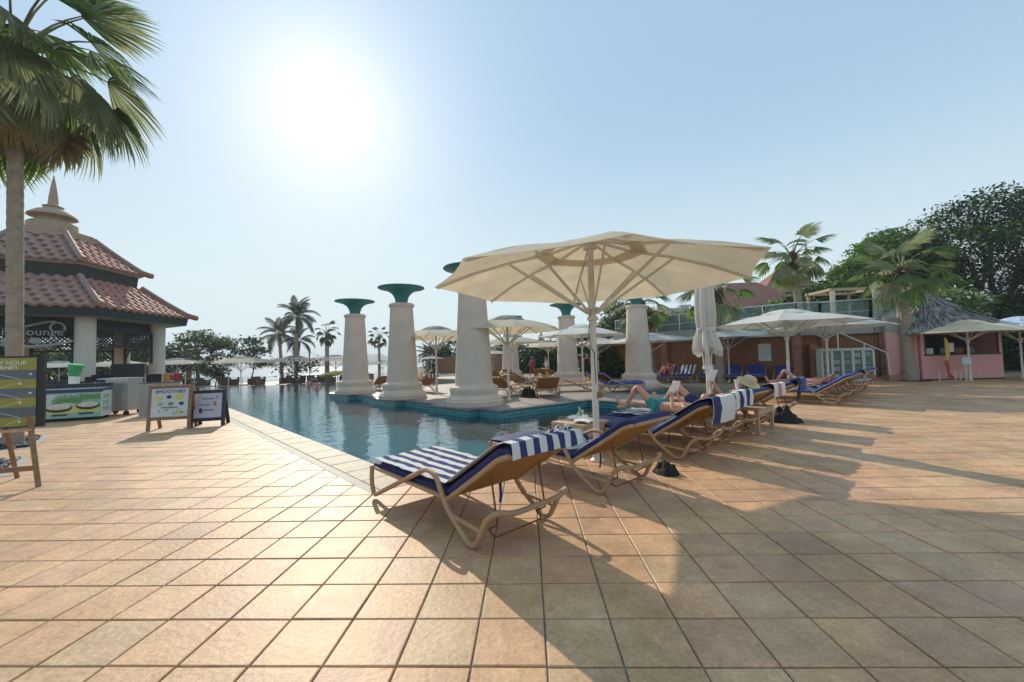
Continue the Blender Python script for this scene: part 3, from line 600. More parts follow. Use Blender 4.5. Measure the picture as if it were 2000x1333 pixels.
# closed parasol
def closed(loc):
    root = thing('closed_parasol', 'folded off-white parasol tied up on its post between the loungers', 'parasol', loc)
    m = MB().use('white_metal'); m.tube([(0, 0, .03), (0, 0, 3.5)], .045, 12); part('pole', m, root, True)
    m = MB().use('fabric_white')
    prof = [(.09, 3.42), (.15, 3.2), (.18, 2.8), (.19, 2.45), (.17, 2.2), (.15, 2.12), (.17, 2.05), (.215, 1.88), (.235, 1.75), (.225, 1.64)]
    def fn(u, v):
        i = u * (len(prof) - 1); a = int(min(i, len(prof) - 2)); t = i - a; r = prof[a][0] * (1 - t) + prof[a + 1][0] * t; z = prof[a][1] * (1 - t) + prof[a + 1][1] * t
        th = v * 2 * PI; r *= 1 + .30 * math.sin(8 * th + 1.2 * math.sin(u * 4)) * (.4 + .6 * u) + .08 * math.sin(3 * th + 2); z += .07 * math.sin(8 * th + 1) * (u > .93) + .03 * math.sin(3 * th)
        return (r * math.cos(th), r * math.sin(th), z)
    m.grid(fn, 27, 72, thick=.006); part('folded_canopy', m, root, True)
    m = MB().use('fabric_white'); m.lathe([(.17, 2.08), (.185, 2.1), (.185, 2.16), (.17, 2.18)], 20, cap=False); part('tie', m, root, True)
    m = MB().use('white_metal')
    for k in range(8): a = k * PI / 4; m.beam((.07 * math.cos(a), .07 * math.sin(a), 1.35), (.10 * math.cos(a), .10 * math.sin(a), 1.75), .02, .03)
    part('strut', m, root)
    m = MB().use('white_metal'); m.lathe([(.05, 1.28), (.1, 1.29), (.1, 1.36), (.05, 1.37)], 14); m.tube([(.05, 0, 1.3), (.12, .02, 1.15), (.1, .02, .9), (.05, 0, .82)], .008, 6); part('hub', m, root, True)
    m = MB().use('white_metal'); m.lathe([(.26, 0), (.26, .02), (.07, .05), (.06, .3)], 20); part('base_plate', m, root, True)
closed((3.825, 8.917, 0))

# ------------------------------------------------------------------ loungers
def lounger(kind, label='', group='sun loungers with woven tube frames'):
    root = thing('sun_lounger', label, 'sun lounger', group=group)
    HW = .46
    for sgn in (-1, 1):
        m = MB().use('wicker'); x = sgn * HW
        m.tube(fillet([(x * .98, -.02, .37), (x, -.02, .17), (x, .05, .03), (x, .62, .28), (x, 1.25, .555), (x, 1.42, .52), (x, 1.60, .25), (x, 1.93, .028), (x, 2.03, .05), (x, 2.17, .30), (x * .96, 2.27, .37), (x * .8, 2.30, .36)], .09, 4), .026, 10)
        part('side_frame', m, root, True)
        m = MB().use('wicker'); m.tube([(x * .97, 1.66, .2), (x * .97, 2.1, .17)], .02, 8); part('brace', m, root, True)
    m = MB().use('wicker'); m.tube(fillet([(-HW * .82, 2.30, .36), (-.25, 2.30, .33), (.25, 2.30, .33), (HW * .82, 2.30, .36)], .1, 3), .024, 10); part('rear_crossbar', m, root, True)
    m = MB().use('wicker'); m.tube(fillet([(-.44, 1.6, .33), (-.44, 0, .35), (.44, 0, .35), (.44, 1.6, .33)], .08, 4), .022, 8); m.tube([(-.44, .8, .33), (.44, .8, .33)], .018, 8); part('seat_frame', m, root, True)
    def strip(path, wdt, th, mt, nm, crown=0., seams=()):
        m = MB().use(mt); P_ = fillet([(0, y, z) for y, z in path], .12, 4)
        lens = [0]
        for a, c in zip(P_, P_[1:]): lens.append(lens[-1] + (c - a).length)
        def at(u):
            L_ = u * lens[-1]
            for k in range(len(P_) - 1):
                if L_ <= lens[k + 1] + 1e-9: t = (L_ - lens[k]) / max(1e-9, lens[k + 1] - lens[k]); return P_[k].lerp(P_[k + 1], t), (P_[k + 1] - P_[k]).normalized()
            return P_[-1], (P_[-1] - P_[-2]).normalized()
        def fn(u, v):
            p, t = at(u); nrm = Vector((0, -t.z, t.y)); e = min(1, 9 * min(u, 1 - u)); w_ = abs(2 * v - 1)
            hgt = th * (1 - .5 * max(0, (w_ - .86) / .14) ** 2) * (.6 + .4 * e) + crown * math.sin(PI * v) - .012 * sum(math.exp(-((u - s_) / .012) ** 2) for s_ in seams)
            return p + nrm * hgt + Vector((wdt * (v - .5), 0, 0))
        m.grid(fn, 26, 12, thick=-th)
        part(nm, m, root, True)
    sm = {'blue': 'navy', 'royal': 'royal'}.get(kind)
    strip([(0, .355), (1.6, .345)], .84, .012, 'sling', 'seat_sling')
    back = [(1.6, .345), (2.0, .60), (2.30, .80), (2.42, .84)]
    strip([(y, z + .01) for y, z in back], .84, .012, 'sling', 'back_sling')
    m = MB().use('wicker'); m.tube(fillet([(-.43, *back[0]), (-.43, *back[1]), (-.43, *back[2]), (-.43, 2.43, .845), (.43, 2.43, .845), (.43, *back[2]), (.43, *back[1]), (.43, *back[0])], .1, 4), .024, 8); part('back_frame', m, root, True)
    if sm:
        strip([(-.03, .375), (1.56, .37)], .86, .06, sm, 'seat_cushion', .005, (.33, .66))
        strip([(1.56, .385), (2.0, .655), (2.28, .845), (2.44, .89)], .86, .055, sm, 'back_cushion', .004, (.5,))
        m = MB().use('strap'); m.grid(lambda u, v: (-.36 + .04 * v + .01 * math.sin(5 * u), 1.42 + .02 * math.sin(4 * u), .33 - .27 * u), 6, 1, thick=.003); part('strap', m, root)
    m = MB().use('rust')
    for x in (-.3, .3): m.tube([(x, 2.05, .60), (x, 2.12, .2), (x, 2.0, .13)], .009, 6)
    m.tube(fillet([(-.3, 2.0, .13), (-.3, 2.08, .08), (.3, 2.08, .08), (.3, 2.0, .13)], .05, 3), .009, 6); part('back_support', m, root, True)
    return root
L0 = lounger('blue'); LT = lounger('tan'); LR = lounger('royal')
def put(src, d_foot, s, label, rz=HEAD, group=None, dz=0): 
    x, y = W(d_foot, s); return copy_thing(src, (x, y, dz), rz, label, group)
x, y = W(4.85, 2.61); L0.location = (x, y, 0); L0.rotation_euler = (0, 0, HEAD); L0['label'] = 'front lounger with striped towel spread over navy cushion'
put(L0, 4.87, 4.48, 'second lounger from the front, bare navy cushion and polka dot towel on its seat')
put(L0, 4.92, 6.60, 'third lounger from the front, navy backrest before the reading woman')
put(L0, 5.0, 7.72, 'fourth lounger from the front, striped towel and reading woman on it')
put(L0, 5.0, 8.86, 'fifth lounger from the front, with the straw hat reader on it')
put(L0, 5.05, 10.0, 'sixth lounger from the front, pale pink towel over its back, by the wooden bench')
put(L0, 5.0, 11.55, 'seventh lounger from the front, blue robe and black dress over its head')
LR.location = (*W(4.5, 15.64), 0); LR.rotation_euler = (0, 0, HEAD); LR['label'] = 'royal blue lounger nearest the open paving in the right hand row'
for s_, t in ((16.85, 'royal blue lounger carrying the sunbather in floral shorts'), (18.05, 'third royal blue lounger of the right hand row, with dark towel'), (19.6, 'fourth lounger of the right hand row, half hidden'), (20.9, 'last lounger of the right hand row, beside the white cabinet')):
    put(LR, 4.55, s_, t)
# island loungers
def putxy(src, x, y, rz, label, group='loungers on the column island'): return copy_thing(src, (x, y, 0), rz, label, group)
LT.location = (.55, 18.9, 0); LT.rotation_euler = (0, 0, PI + .12); LT['label'] = 'tan backed island lounger seen square from behind, beside the black bag'; LT['group'] = 'loungers on the column island'
putxy(LT, -.2, 19.5, PI - .55, 'tan backed island lounger leaning right, just beside the nearest column')
putxy(LT, .9, 22.2, PI - .9, 'tan island lounger further back with striped towel')
putxy(LT, -6.9, 22.8, HEAD + .15, 'island lounger with striped towel between the two nearest front columns')
putxy(LT, -9.9, 25.2, HEAD, 'island lounger in shade between the far two front columns')
putxy(LR, 5.1, 18.9, PI / 2 - .1, 'royal blue island lounger seen from the side, in front of the rightmost column')
putxy(LR, 5.3, 20.3, PI / 2 + .5, 'royal blue island lounger behind the side-on one')
putxy(LT, 3.0, 20.3, PI / 2 + .1, 'bare framed island lounger beside the thin white post')
for i, (x, y) in enumerate([(7.6, 24.2), (8.75, 23.9), (9.9, 23.4), (11.05, 22.9), (12.2, 22.5), (13.35, 22.1)]):
    putxy(LR, x, y, -.55 + rnd.uniform(-.06, .06), ['leftmost blue lounger of the row before the reed wall, under a pink towel', 'second blue lounger of the wall row, striped towel on its back', 'third blue lounger of the wall row, pale blue towel', 'fourth blue lounger of the wall row, empty', 'fifth blue lounger of the wall row, left of the white bucket', 'rightmost blue lounger of the wall row, by the palm'][i], 'blue loungers along the reed wall')
for i, (x, y, r) in enumerate([(-1.9, 33, 1.2), (-.3, 33.8, .9), (1.2, 32.6, 1.4), (3.3, 33, .6), (-4.6, 37, 1.0), (5.0, 30.2, .5)]):
    putxy(LT, x, y, r + PI / 2, ['far tan lounger', 'far tan lounger', 'far tan lounger', 'far tan lounger', 'far tan lounger', 'far tan lounger'][i] + ', ' + ['left of the person in red', 'behind the person in red', 'left of the back row column foot', 'right of the back row column foot', 'behind the nearest column, far back', 'close to the person in black'][i], 'far loungers')

# ------------------------------------------------------------------ towels, bags, tables on the near deck
def seat_z(y):
    if y < 1.55: return .435
    if y < 2.28: return .435 + (y - 1.55) / .73 * .455
    return .89 + (y - 2.28) * .3
def towel(x0, x1, y0, y1, label, loc, rz=HEAD, stripes=9, cols=('tw_white', 'tw_navy'), drape=0., seed=0, lift=.02, name='towel', group=None, cross=False, crump=.012):
    m = MB().use(cols[0])
    L_ = y1 - y0 + drape
    def fn(u, v):
        t = u * L_; y = y0 + t; x = x0 + (x1 - x0) * v
        wob = crump * noise.noise(Vector((x * 7 + seed, y * 7, 0))) + crump * .5 * noise.noise(Vector((x * 9, y * 9 + seed, 0)))
        if y > y1: z = seat_z(y1) - (y - y1) * .93; yy = y1 + .05 + .02 * math.sin((y - y1) * 9); 
        else: yy, z = y, seat_z(y)
        return (x + .008 * noise.noise(Vector((y * 3, seed, 1))), yy + wob, z + lift + wob + .006 * (1 + math.sin(x * 6 + seed + y * 1.5)))
    mf = (lambda u, v: cols[int((u if cross else v) * stripes) % len(cols)])
    m.grid(fn, 60, stripes * 4, mf, thick=.007)
    x, y = loc[:2]; return thing(name, label, 'towel', (x, y, 0), rz, group, m, True)
towel(-.41, .45, .04, 2.43, 'navy and white striped towel spread over the front lounger and folded over its head', W(4.85, 2.61), stripes=11, drape=.14, seed=3, crump=.010)
towel(-.43, .43, 1.9, 2.44, 'wide striped towel draped over the fourth lounger backrest', W(5.0, 7.72), stripes=5, drape=.30, seed=5, crump=.02)
towel(-.43, .43, 1.9, 2.44, 'white towel edge hanging from the third lounger back', W(4.92, 6.60), stripes=3, cols=('tw_white', 'tw_white', 'tw_navy'), drape=.42, seed=8)
towel(-.40, .40, .1, 1.85, 'white and navy towel under the reading woman', W(5.0, 7.72), stripes=7, seed=9)
towel(-.40, .40, 1.2, 2.44, 'pale pink towel over the sixth lounger', W(5.05, 10.0), stripes=3, cols=('tw_white', 'tw_pink', 'tw_white'), drape=.3, seed=2)
towel(-.30, .34, 1.7, 2.46, 'blue robe hung over the head of the seventh lounger', W(5.0, 11.55), stripes=3, cols=('royal',), drape=.3, seed=12, name='robe', crump=.04)
towel(.10, .42, 2.3, 2.46, 'black dress hanging down from the seventh lounger head', W(5.0, 11.55), stripes=1, cols=('black',), drape=.55, seed=15, name='dress', lift=.05, crump=.03)
towel(-.40, .40, .1, 1.5, 'pale patterned towel under the floral shorts sunbather', W(4.55, 16.85), stripes=5, cols=('tw_white', 'floral'), seed=4)
towel(-.42, .42, 1.7, 2.44, 'dark patterned towel on the third lounger of the right hand row', W(4.55, 18.05), stripes=6, cols=('black', 'wickerbox'), drape=.2, seed=4)
towel(-.4, .4, .3, 2.44, 'striped towel on the island lounger between two front columns', (-6.9, 22.8), HEAD + .15, stripes=7, drape=.2, seed=6)
towel(-.4, .4, .3, 2.3, 'striped towel on the island lounger further back', (.9, 22.2), PI - .9, stripes=7, seed=6)
towel(-.4, .4, 1.3, 2.44, 'striped towel on the back of the second wall row lounger', (8.75, 23.9), -.55, stripes=7, drape=.2, seed=6)
towel(-.4, .4, 1.3, 2.44, 'pink towel heap on the leftmost wall row lounger', (7.6, 24.2), -.55, stripes=3, cols=('tw_pink', 'tw_navy'), seed=7, crump=.08)
towel(-.35, .35, 1.5, 2.44, 'pale blue towel on the third wall row lounger', (9.9, 23.4), -.55, stripes=3, cols=('floral', 'tw_white'), seed=7)
def heap(label, loc, r, h, cols, seed, cat='towel', name='crumpled_towel', n=34, check=6):
    m = MB().use(cols[0])
    def fn(u, v):
        a = v * 2 * PI; q = u; rr = r * q * (1 + .35 * noise.noise(Vector((math.cos(a) * 1.7 + seed, math.sin(a) * 1.7, 0))))
        z = h * max(0, 1 - q ** 2.2) * (.75 + .7 * noise.noise(Vector((rr * math.cos(a) * 9 / max(r, .1) * .3 + seed, rr * math.sin(a) * 9 / max(r, .1) * .3, 2)))) + .02 * abs(math.sin(14 * a + 9 * q + seed)) * q * (1 - q) * 4
        return (rr * math.cos(a), rr * math.sin(a) * .75, max(.004, z))
    m.grid(fn, 12, n, lambda u, v: cols[(int(u * check) + int(v * check * 2)) % len(cols)])
    return thing(name, label, cat, loc, rnd.uniform(0, 3), None, m, True)
heap('crumpled navy and white check towel on the second lounger seat', (*W(3.65, 4.3), .43), .36, .26, ('tw_white', 'tw_navy', 'tw_white'), 4)
heap('black backpack lying on the paving beside the wooden bench', (5.85, 9.74, 0), .34, .36, ('black',), 9, 'bag', 'backpack')
heap('black bag under the head of the second lounger', (1.85, 5.75, 0), .22, .16, ('black',), 3, 'bag', 'bag')
heap('black bag on the island deck between two tan loungers', (.0, 17.35, 0), .36, .42, ('black',), 5, 'bag', 'bag')
heap('dark heap of clothes at the foot of the widest parasol', (*W(3.0, 19.0), .4), .3, .3, ('black', 'straw'), 7, 'clothes', 'clothes_heap')
heap('pink and navy clothes at the near end of the wall row', (7.2, 24.8, .4), .5, .35, ('tw_pink', 'tw_navy', 'tw_white'), 8, 'clothes', 'clothes_heap')
# wicker cube table and what lies on it
root = thing('side_table', 'low woven cane cube table behind the second lounger, covered with papers', 'table', (*W(4.65, 5.95), 0), PI / 4)
m = MB().use('wickerbox'); m.box((0, 0, .445), (.78, .72, .05)); part('table_top', m, root)
for sx in (-1, 1):
    for sy in (-1, 1): m = MB().use('wickerbox'); m.box((sx * .35, sy * .32, .21), (.07, .07, .42)); part('leg', m, root)
m = MB().use('wickerbox'); m.box((0, -.34, .33), (.66, .03, .18)); m.box((0, .34, .33), (.66, .03, .18)); m.box((-.37, 0, .33), (.03, .6, .18)); m.box((.37, 0, .33), (.03, .6, .18)); part('apron', m, root)
for i, (dx, dy, r_, lab) in enumerate([(.12, .1, .3, 'white magazine on the left of the cane table'), (-.16, -.08, -.5, 'white magazine nearest the parasol post on the cane table')]):
    x, y = W(4.65 + dx, 5.95 + dy); m = MB().use('paper'); m.grid(lambda u, v: ((u - .5) * .3, (v - .5) * .42, .035 + .03 * abs(math.sin(3 * u)) + .01 * math.sin(6 * v)), 8, 6, thick=.02); thing('magazine', lab, 'magazine', (x, y, .465), r_, None, m)
heap('green and white food wrapper standing on the cane table', (*W(4.8, 6.15), .47), .12, .2, ('paper', 'green', 'paper'), 2, 'wrapper', 'wrapper')
heap('crumpled napkin beside the parasol post on the cane table', (*W(4.5, 5.9), .47), .12, .12, ('paper',), 6, 'napkin', 'napkin')
# wooden bench
root = thing('bench', 'small slatted wooden bench beside the black backpack', 'bench', (*W(2.95, 9.45), 0), PI / 4)
for k in range(5): m = MB().use('palewood'); m.box((0, -.24 + k * .12, .485), (1.0, .112, .03)); part('slat', m, root)
for sx in (-1, 1):
    for sy in (-1, 1): m = MB().use('palewood'); m.box((sx * .45, sy * .25, .235), (.07, .07, .47)); part('leg', m, root)
m = MB().use('palewood'); m.box((0, -.27, .42), (.9, .025, .08)); m.box((0, .27, .42), (.9, .025, .08)); part('rail', m, root)
# bucket, straw hat
m = MB().use('paper'); m.lathe([(.12, 0), (.17, .3), (.18, .31), (.165, .3), (.12, .03)], 16); thing('ice_bucket', 'white bucket standing behind the seventh lounger', 'bucket', (*W(4.6, 13.9), .48), 0, None, m, True)
m = MB().use('wickerbox'); m.box((0, 0, .23), (.5, .5, .46)); thing('stool', 'cane cube stool under the white bucket', 'stool', (*W(4.6, 13.9), 0), PI / 4, None, m)

# ------------------------------------------------------------------ people
BODIES = []
def skin_body(chain, label, loc, rz, mt, cat='person', sc_=1.0, kids=()):
    """chain: dict name -> (pos, radius, parent)"""
    names = list(chain); me = bpy.data.meshes.new('person'); idx = {n_: i for i, n_ in enumerate(names)}
    me.from_pydata([Vector(chain[n_][0]) * sc_ for n_ in names], [(idx[chain[n_][2]], idx[n_]) for n_ in names if chain[n_][2]], [])
    o = bpy.data.objects.new('person', me); COL.objects.link(o)
    md = o.modifiers.new('s', 'SKIN'); md.use_smooth_shade = True
    sd = me.skin_vertices[0].data
    for n_ in names: r_ = chain[n_][1] * sc_; sd[idx[n_]].radius = (r_, r_) if not isinstance(chain[n_][1], tuple) else (chain[n_][1][0] * sc_, chain[n_][1][1] * sc_); sd[idx[n_]].use_root = (chain[n_][2] is None)
    o.modifiers.new('d', 'SUBSURF').levels = 1; o.modifiers['d'].render_levels = 1
    o.location = loc; o.rotation_euler = (0, 0, rz)
    if label: o['label'] = label; o['category'] = cat
    BODIES.append((o, mt)); return o
def pose(P_):
    """P_: joint positions, returns a skin chain"""
    g_ = {}
    def lr(s_):
        hip, kn, an, toe = P_['hip' + s_], P_['knee' + s_], P_['ankle' + s_], P_['toe' + s_]
        g_['hip' + s_] = (hip, .10, 'pelvis'); g_['thigh' + s_] = (Vector(hip).lerp(Vector(kn), .45), .082, 'hip' + s_); g_['knee' + s_] = (kn, .058, 'thigh' + s_); g_['calf' + s_] = (Vector(kn).lerp(Vector(an), .35), .056, 'knee' + s_); g_['ankle' + s_] = (an, .038, 'calf' + s_); g_['foot' + s_] = (Vector(an).lerp(Vector(toe), .55), .042, 'ankle' + s_); g_['toe' + s_] = (toe, .026, 'foot' + s_)
        sh, el, wr, ha = P_['sho' + s_], P_['elb' + s_], P_['wri' + s_], P_['hand' + s_]
        g_['sho' + s_] = (sh, .062, 'chest'); g_['uarm' + s_] = (Vector(sh).lerp(Vector(el), .4), .048, 'sho' + s_); g_['elb' + s_] = (el, .038, 'uarm' + s_); g_['farm' + s_] = (Vector(el).lerp(Vector(wr), .35), .038, 'elb' + s_); g_['wri' + s_] = (wr, .025, 'farm' + s_); g_['palm' + s_] = (Vector(wr).lerp(Vector(ha), .5), .034, 'wri' + s_); g_['hand' + s_] = (ha, .018, 'palm' + s_)
    g_['pelvis'] = (P_['pelvis'], .135, None); g_['waist'] = (Vector(P_['pelvis']).lerp(Vector(P_['chest']), .5), .12, 'pelvis'); g_['chest'] = (P_['chest'], .14, 'waist'); g_['neck'] = (P_['neck'], .055, 'chest'); g_['skull'] = (Vector(P_['neck']).lerp(Vector(P_['head']), .7), .075, 'neck'); g_['head'] = (P_['head'], .098, 'skull')
    lr('L'); lr('R'); return g_
def mirror(P_, names, dx):
    return P_
def recline(bent=True, read=True, sh=0.):
    z = .53; dn = -.02 if sh < .3 else -.06
    def bk(y): return seat_z(y - sh)
    P_ = dict(pelvis=(0, 1.36, z + .02), chest=(0, 1.82, bk(1.82) + .13), neck=(0, 2.04, bk(2.04) + .11), head=(0, 2.22, bk(2.22) + .13))
    S_ = bk(1.88) + .14
    for s_, x in (('L', -1), ('R', 1)):
        P_['hip' + s_] = (x * .11, 1.26, z + .03)
        if bent and x > 0: P_['knee' + s_] = (x * .12, .90, z + .42); P_['ankle' + s_] = (x * .12, .62, z - .0); P_['toe' + s_] = (x * .12, .42, z - .02)
        else: P_['knee' + s_] = (x * .13, .78, z + (.05)); P_['ankle' + s_] = (x * .15, .32, z + .01); P_['toe' + s_] = (x * .17, .24, z + .20)
        P_['sho' + s_] = (x * .2, 1.88, S_)
        if read: P_['elb' + s_] = (x * .27, 1.68, S_ - .02); P_['wri' + s_] = (x * .12, 1.60, S_ + .2); P_['hand' + s_] = (x * .09, 1.60, S_ + .3)
        elif x > 0: P_['elb' + s_] = (.30, 2.12, S_ + .16); P_['wri' + s_] = (.12, 2.2, S_ + .26); P_['hand' + s_] = (.03, 2.2, S_ + .22)
        else: P_['elb' + s_] = (x * .3, 1.66, .66); P_['wri' + s_] = (x * .28, 1.42, .58); P_['hand' + s_] = (x * .26, 1.32, .56)
    return {k_: (v_[0], v_[1] - sh, v_[2]) for k_, v_ in P_.items()}
def stand(h=1.72, walk=.0, arm=0.):
    k = h / 1.72; P_ = dict(pelvis=(0, 0, .95 * k), chest=(0, 0, 1.27 * k), neck=(0, .0, 1.46 * k), head=(0, .02, 1.62 * k))
    for s_, x in (('L', -1), ('R', 1)):
        P_['hip' + s_] = (x * .09, 0, .90 * k); P_['knee' + s_] = (x * .1, x * walk * .5 + .02, .49 * k); P_['ankle' + s_] = (x * .1, x * walk, .08 * k); P_['toe' + s_] = (x * .11, x * walk + .15, .03 * k)
        P_['sho' + s_] = (x * .18, 0, 1.4 * k); P_['elb' + s_] = (x * (.24 + arm * .2), -x * walk * .3, 1.12 * k); P_['wri' + s_] = (x * (.24 + arm * .1), .08 + arm * .2, (.9 + arm * .25) * k); P_['hand' + s_] = (x * .23, .12 + arm * .25, (.8 + arm * .32) * k)
    return P_
def person(P_, label, loc, rz, skin='skin', cloth=None, hairm='hair', dress=False, sc_=1.04, z=0):
    o = skin_body(pose(P_), label, (loc[0], loc[1], z), rz, skin, sc_=sc_)
    hd = Vector(P_['head']) * sc_; up = (hd - Vector(P_['neck']) * sc_).normalized(); fw = Vector(P_['face']) if 'face' in P_ else (Vector((0, -1, .6)).normalized() if abs(up.y) > .4 else Vector((0, 1, 0)))
    fw = (fw - up * fw.dot(up)).normalized(); side = up.cross(fw)
    m = MB().use(hairm); m.ball(hd - fw * .025 * sc_ + up * .02 * sc_, .118 * sc_, 12, 8); m.ball(hd - fw * .07 * sc_ - up * .05, .085 * sc_, 10, 6); part('hair', m, o, True)
    m = MB().use(skin); m.ball(hd + fw * .108 * sc_ - up * .015, .02 * sc_, 6, 4)
    m.ball(hd + side * .10 * sc_, .024 * sc_, 6, 4); m.ball(hd - side * .10 * sc_, .024 * sc_, 6, 4); m.ball(hd + fw * .055 * sc_ - up * .03, .085 * sc_, 10, 7); part('face', m, o, True)
    m = MB().use('ink')
    for s_ in (-1, 1): m.ball(hd + fw * .128 * sc_ + side * .032 * s_ + up * .012, .011, 6, 4)
    part('eyes', m, o)
    m = MB().use('skin2'); m.ball(hd + fw * .128 * sc_ - up * .06, .016, 6, 4, (1.3, 1, .5)); part('mouth', m, o)
    if cloth:
        ch = pose(P_); keep = {'pelvis': 1.13, 'hipL': 1.15, 'hipR': 1.15, 'thighL': 1.15, 'thighR': 1.15}
        if dress: keep.update({'waist': 1.15, 'chest': 1.1, 'shoL': 1.12, 'shoR': 1.12})
        if dress == 2: keep.update({'kneeL': 1.6, 'kneeR': 1.6, 'calfL': 1.7, 'calfR': 1.7})
        cc = {n_: (ch[n_][0], ch[n_][1] * f_, ch[n_][2]) for n_, f_ in keep.items()}
        q = skin_body(cc, None, (0, 0, 0), 0, cloth, sc_=sc_); q.name = 'dress' if dress else 'swimwear'; q.parent = o
    return o
p1 = person(recline(True, True, .38), 'woman reading on the fourth lounger with one knee raised', W(5.0, 7.72), HEAD, 'skin', 'tw_teal')
p2 = person(recline(True, True, .12), 'sunbather in a straw hat reading on the fifth lounger', W(5.0, 8.86), HEAD, 'skin', 'tw_navy')
p3 = person(recline(True, False, .45), 'sunbather in blue floral shorts with an arm over the head', W(4.55, 16.85), HEAD, 'skin2', 'floral', 'hairgrey')
person(recline(False, True), 'sunburnt sunbather on the island lounger between two front columns', (-6.9, 22.8), HEAD + .15, 'skin2', 'red')
person(recline(False, False), 'sunbather on the lounger further back on the island', (.9, 22.2), PI - .9, 'skin', 'tw_white', 'hairgrey')
person(recline(True, False), 'sunbather under the pink towel in the wall row', (7.6, 24.2), PI - .55 - PI, 'skin2', 'red')
person(stand(1.8), 'staff member standing in a long black outfit near the thin parasol post', (3.86, 27.0), PI, 'skin', 'black', 'hair', 2)
person(stand(1.75, .2, .3), 'person in a red dress standing at the far side of the pool', (-1.0 + 1.4, 36.0), 2.6, 'skind', 'red', 'hair', 2)
person(stand(1.75, .1, .5), 'pale dressed person walking by the person in red', (1.7, 38.0), 1.2, 'skin', 'paper', 'hair', 1)
person(stand(1.7, .1, .3), 'person in dark shorts behind the back column', (4.3, 37.0), .5, 'skin2', 'black', 'hair')
for (x, y, lab) in ((-19.9, 36.6, 'left one of the two swimmers far out in the pool'), (-17.2, 33.0, 'right one of the two swimmers far out in the pool')):
    person(stand(1.7, .0, .6), lab, (x, y), .4, 'skin2', 'black', 'hair', z=-1.38)
def book(loc, rz, tilt, label, col='paper'):
    m = MB().use(col)
    for s_ in (-1, 1): m.box((s_ * .085, 0, 0), (.165, .018, .25), s_ * .35)
    o = thing('book', label, 'book', loc, rz, None, m); o.rotation_euler = (tilt, 0, rz)
book((*W(5.0 - 1.25, 7.72), .98), HEAD, -.35, 'open book held up by the woman on the fourth lounger')
book((*W(5.0 - 1.52, 8.86), 1.16), HEAD, -.35, 'open book held up by the straw hat reader')
m = MB().use('straw'); m.lathe([(.22, 0), (.13, .02), (.12, .1), (.09, .13), (.01, .14)], 20)
o = thing('straw_hat', 'pale straw hat on the reader of the fifth lounger', 'hat', (*W(5.0 - 2.22, 8.86), 1.03), 0, None, m, True); o.rotation_euler = (.5, .3, 0)

exec_after = []
# ------------------------------------------------------------------ palms and trees
def fan_leaf(name, pet, blade, mt, seed, droop=.5, seg=30, spread=2.5, dry=0):
    """leaf in local frame: starts at origin, runs along +Y, bends down along -Z"""
    r = random.Random(seed); m = MB().use('petiole')
    pts = [Vector((0, 0, 0))]; ang = .12
    for k in range(5): pts.append(pts[-1] + Vector((0, math.cos(ang), math.sin(ang))) * pet / 5); ang -= droop * .18
    m.tube(pts, [.035, .028, .024, .02, .017, .012], 5); tip = pts[-1]; m.use(mt)
    t = Vector((0, math.cos(ang), math.sin(ang))); up = Vector((0, -math.sin(ang), math.cos(ang))); sx = Vector((1, 0, 0))
    for k in range(seg):
        a = (k / (seg - 1) - .5) * spread + r.uniform(-.03, .03); L_ = blade * (1 - .32 * abs(a / (spread / 2)) ** 1.6) * r.uniform(.9, 1.05); w0 = blade * spread / seg * .44
        d_ = t * math.cos(a) + sx * math.sin(a); sd = (sx * math.cos(a) - t * math.sin(a)); fold = -.18 * abs(a)
        p = tip.copy(); row = []
        dd = (d_ + up * fold).normalized()
        for q, (s_, wd) in enumerate(((0, .1), (.3, .75), (.58, 1.0), (.8, .55), (1, .04))):
            if q: 
                dd = (dd + Vector((0, 0, -1)) * (.05 + droop * (.10 if s_ < .7 else .42) * r.uniform(.7, 1.3))).normalized(); p = p + dd * L_ * (s_ - prev)
            prev = s_; hw = sd * w0 * wd * (.35 + s_ * .8 if s_ < .6 else .85); row.append((p - hw, p + up * w0 * wd * .35, p + hw))
        vs = [v for tr in row for v in tr]; n_ = len(row)
        m.add(vs, [(3 * i, 3 * i + 1, 3 * i + 4, 3 * i + 3) for i in range(n_ - 1)] + [(3 * i + 1, 3 * i + 2, 3 * i + 5, 3 * i + 4) for i in range(n_ - 1)])
    return m.mesh(name)
def pinnate_leaf(name, L_, mt, seed, droop=1.0, n_=34, wid=.55):
    r = random.Random(seed); m = MB().use('petiole'); pts = [Vector((0, 0, 0))]; ang = .55
    for k in range(10): pts.append(pts[-1] + Vector((0, math.cos(ang), math.sin(ang))) * L_ / 10); ang -= droop * .19
    m.tube(pts, [.04 - .0035 * k for k in range(11)], 4); m.use(mt)
    for k in range(n_):
        u = .12 + .87 * k / n_; i = int(u * 10); p = pts[i].lerp(pts[min(10, i + 1)], u * 10 - i); t = (pts[min(10, i + 1)] - pts[i]).normalized() if i < 10 else (pts[10] - pts[9]).normalized()
        for s_ in (-1, 1):
            l_ = wid * L_ * .5 * math.sin(PI * (.12 + .85 * u)) * r.uniform(.85, 1.1); d_ = (t * .55 + Vector((s_, 0, 0)) * .8 + Vector((0, 0, -.25 - .2 * r.random()))).normalized(); e = d_ + Vector((0, 0, -.5)); e.normalize()
            w_ = t * .028 * L_ / 2.5; a, b_, c = p, p + d_ * l_ * .55, p + d_ * l_ * .55 + e * l_ * .45
            m.add([a - w_, a + w_, b_ + w_ * .9, b_ - w_ * .9, c], [(0, 1, 2, 3), (3, 2, 4)])
    return m.mesh(name)
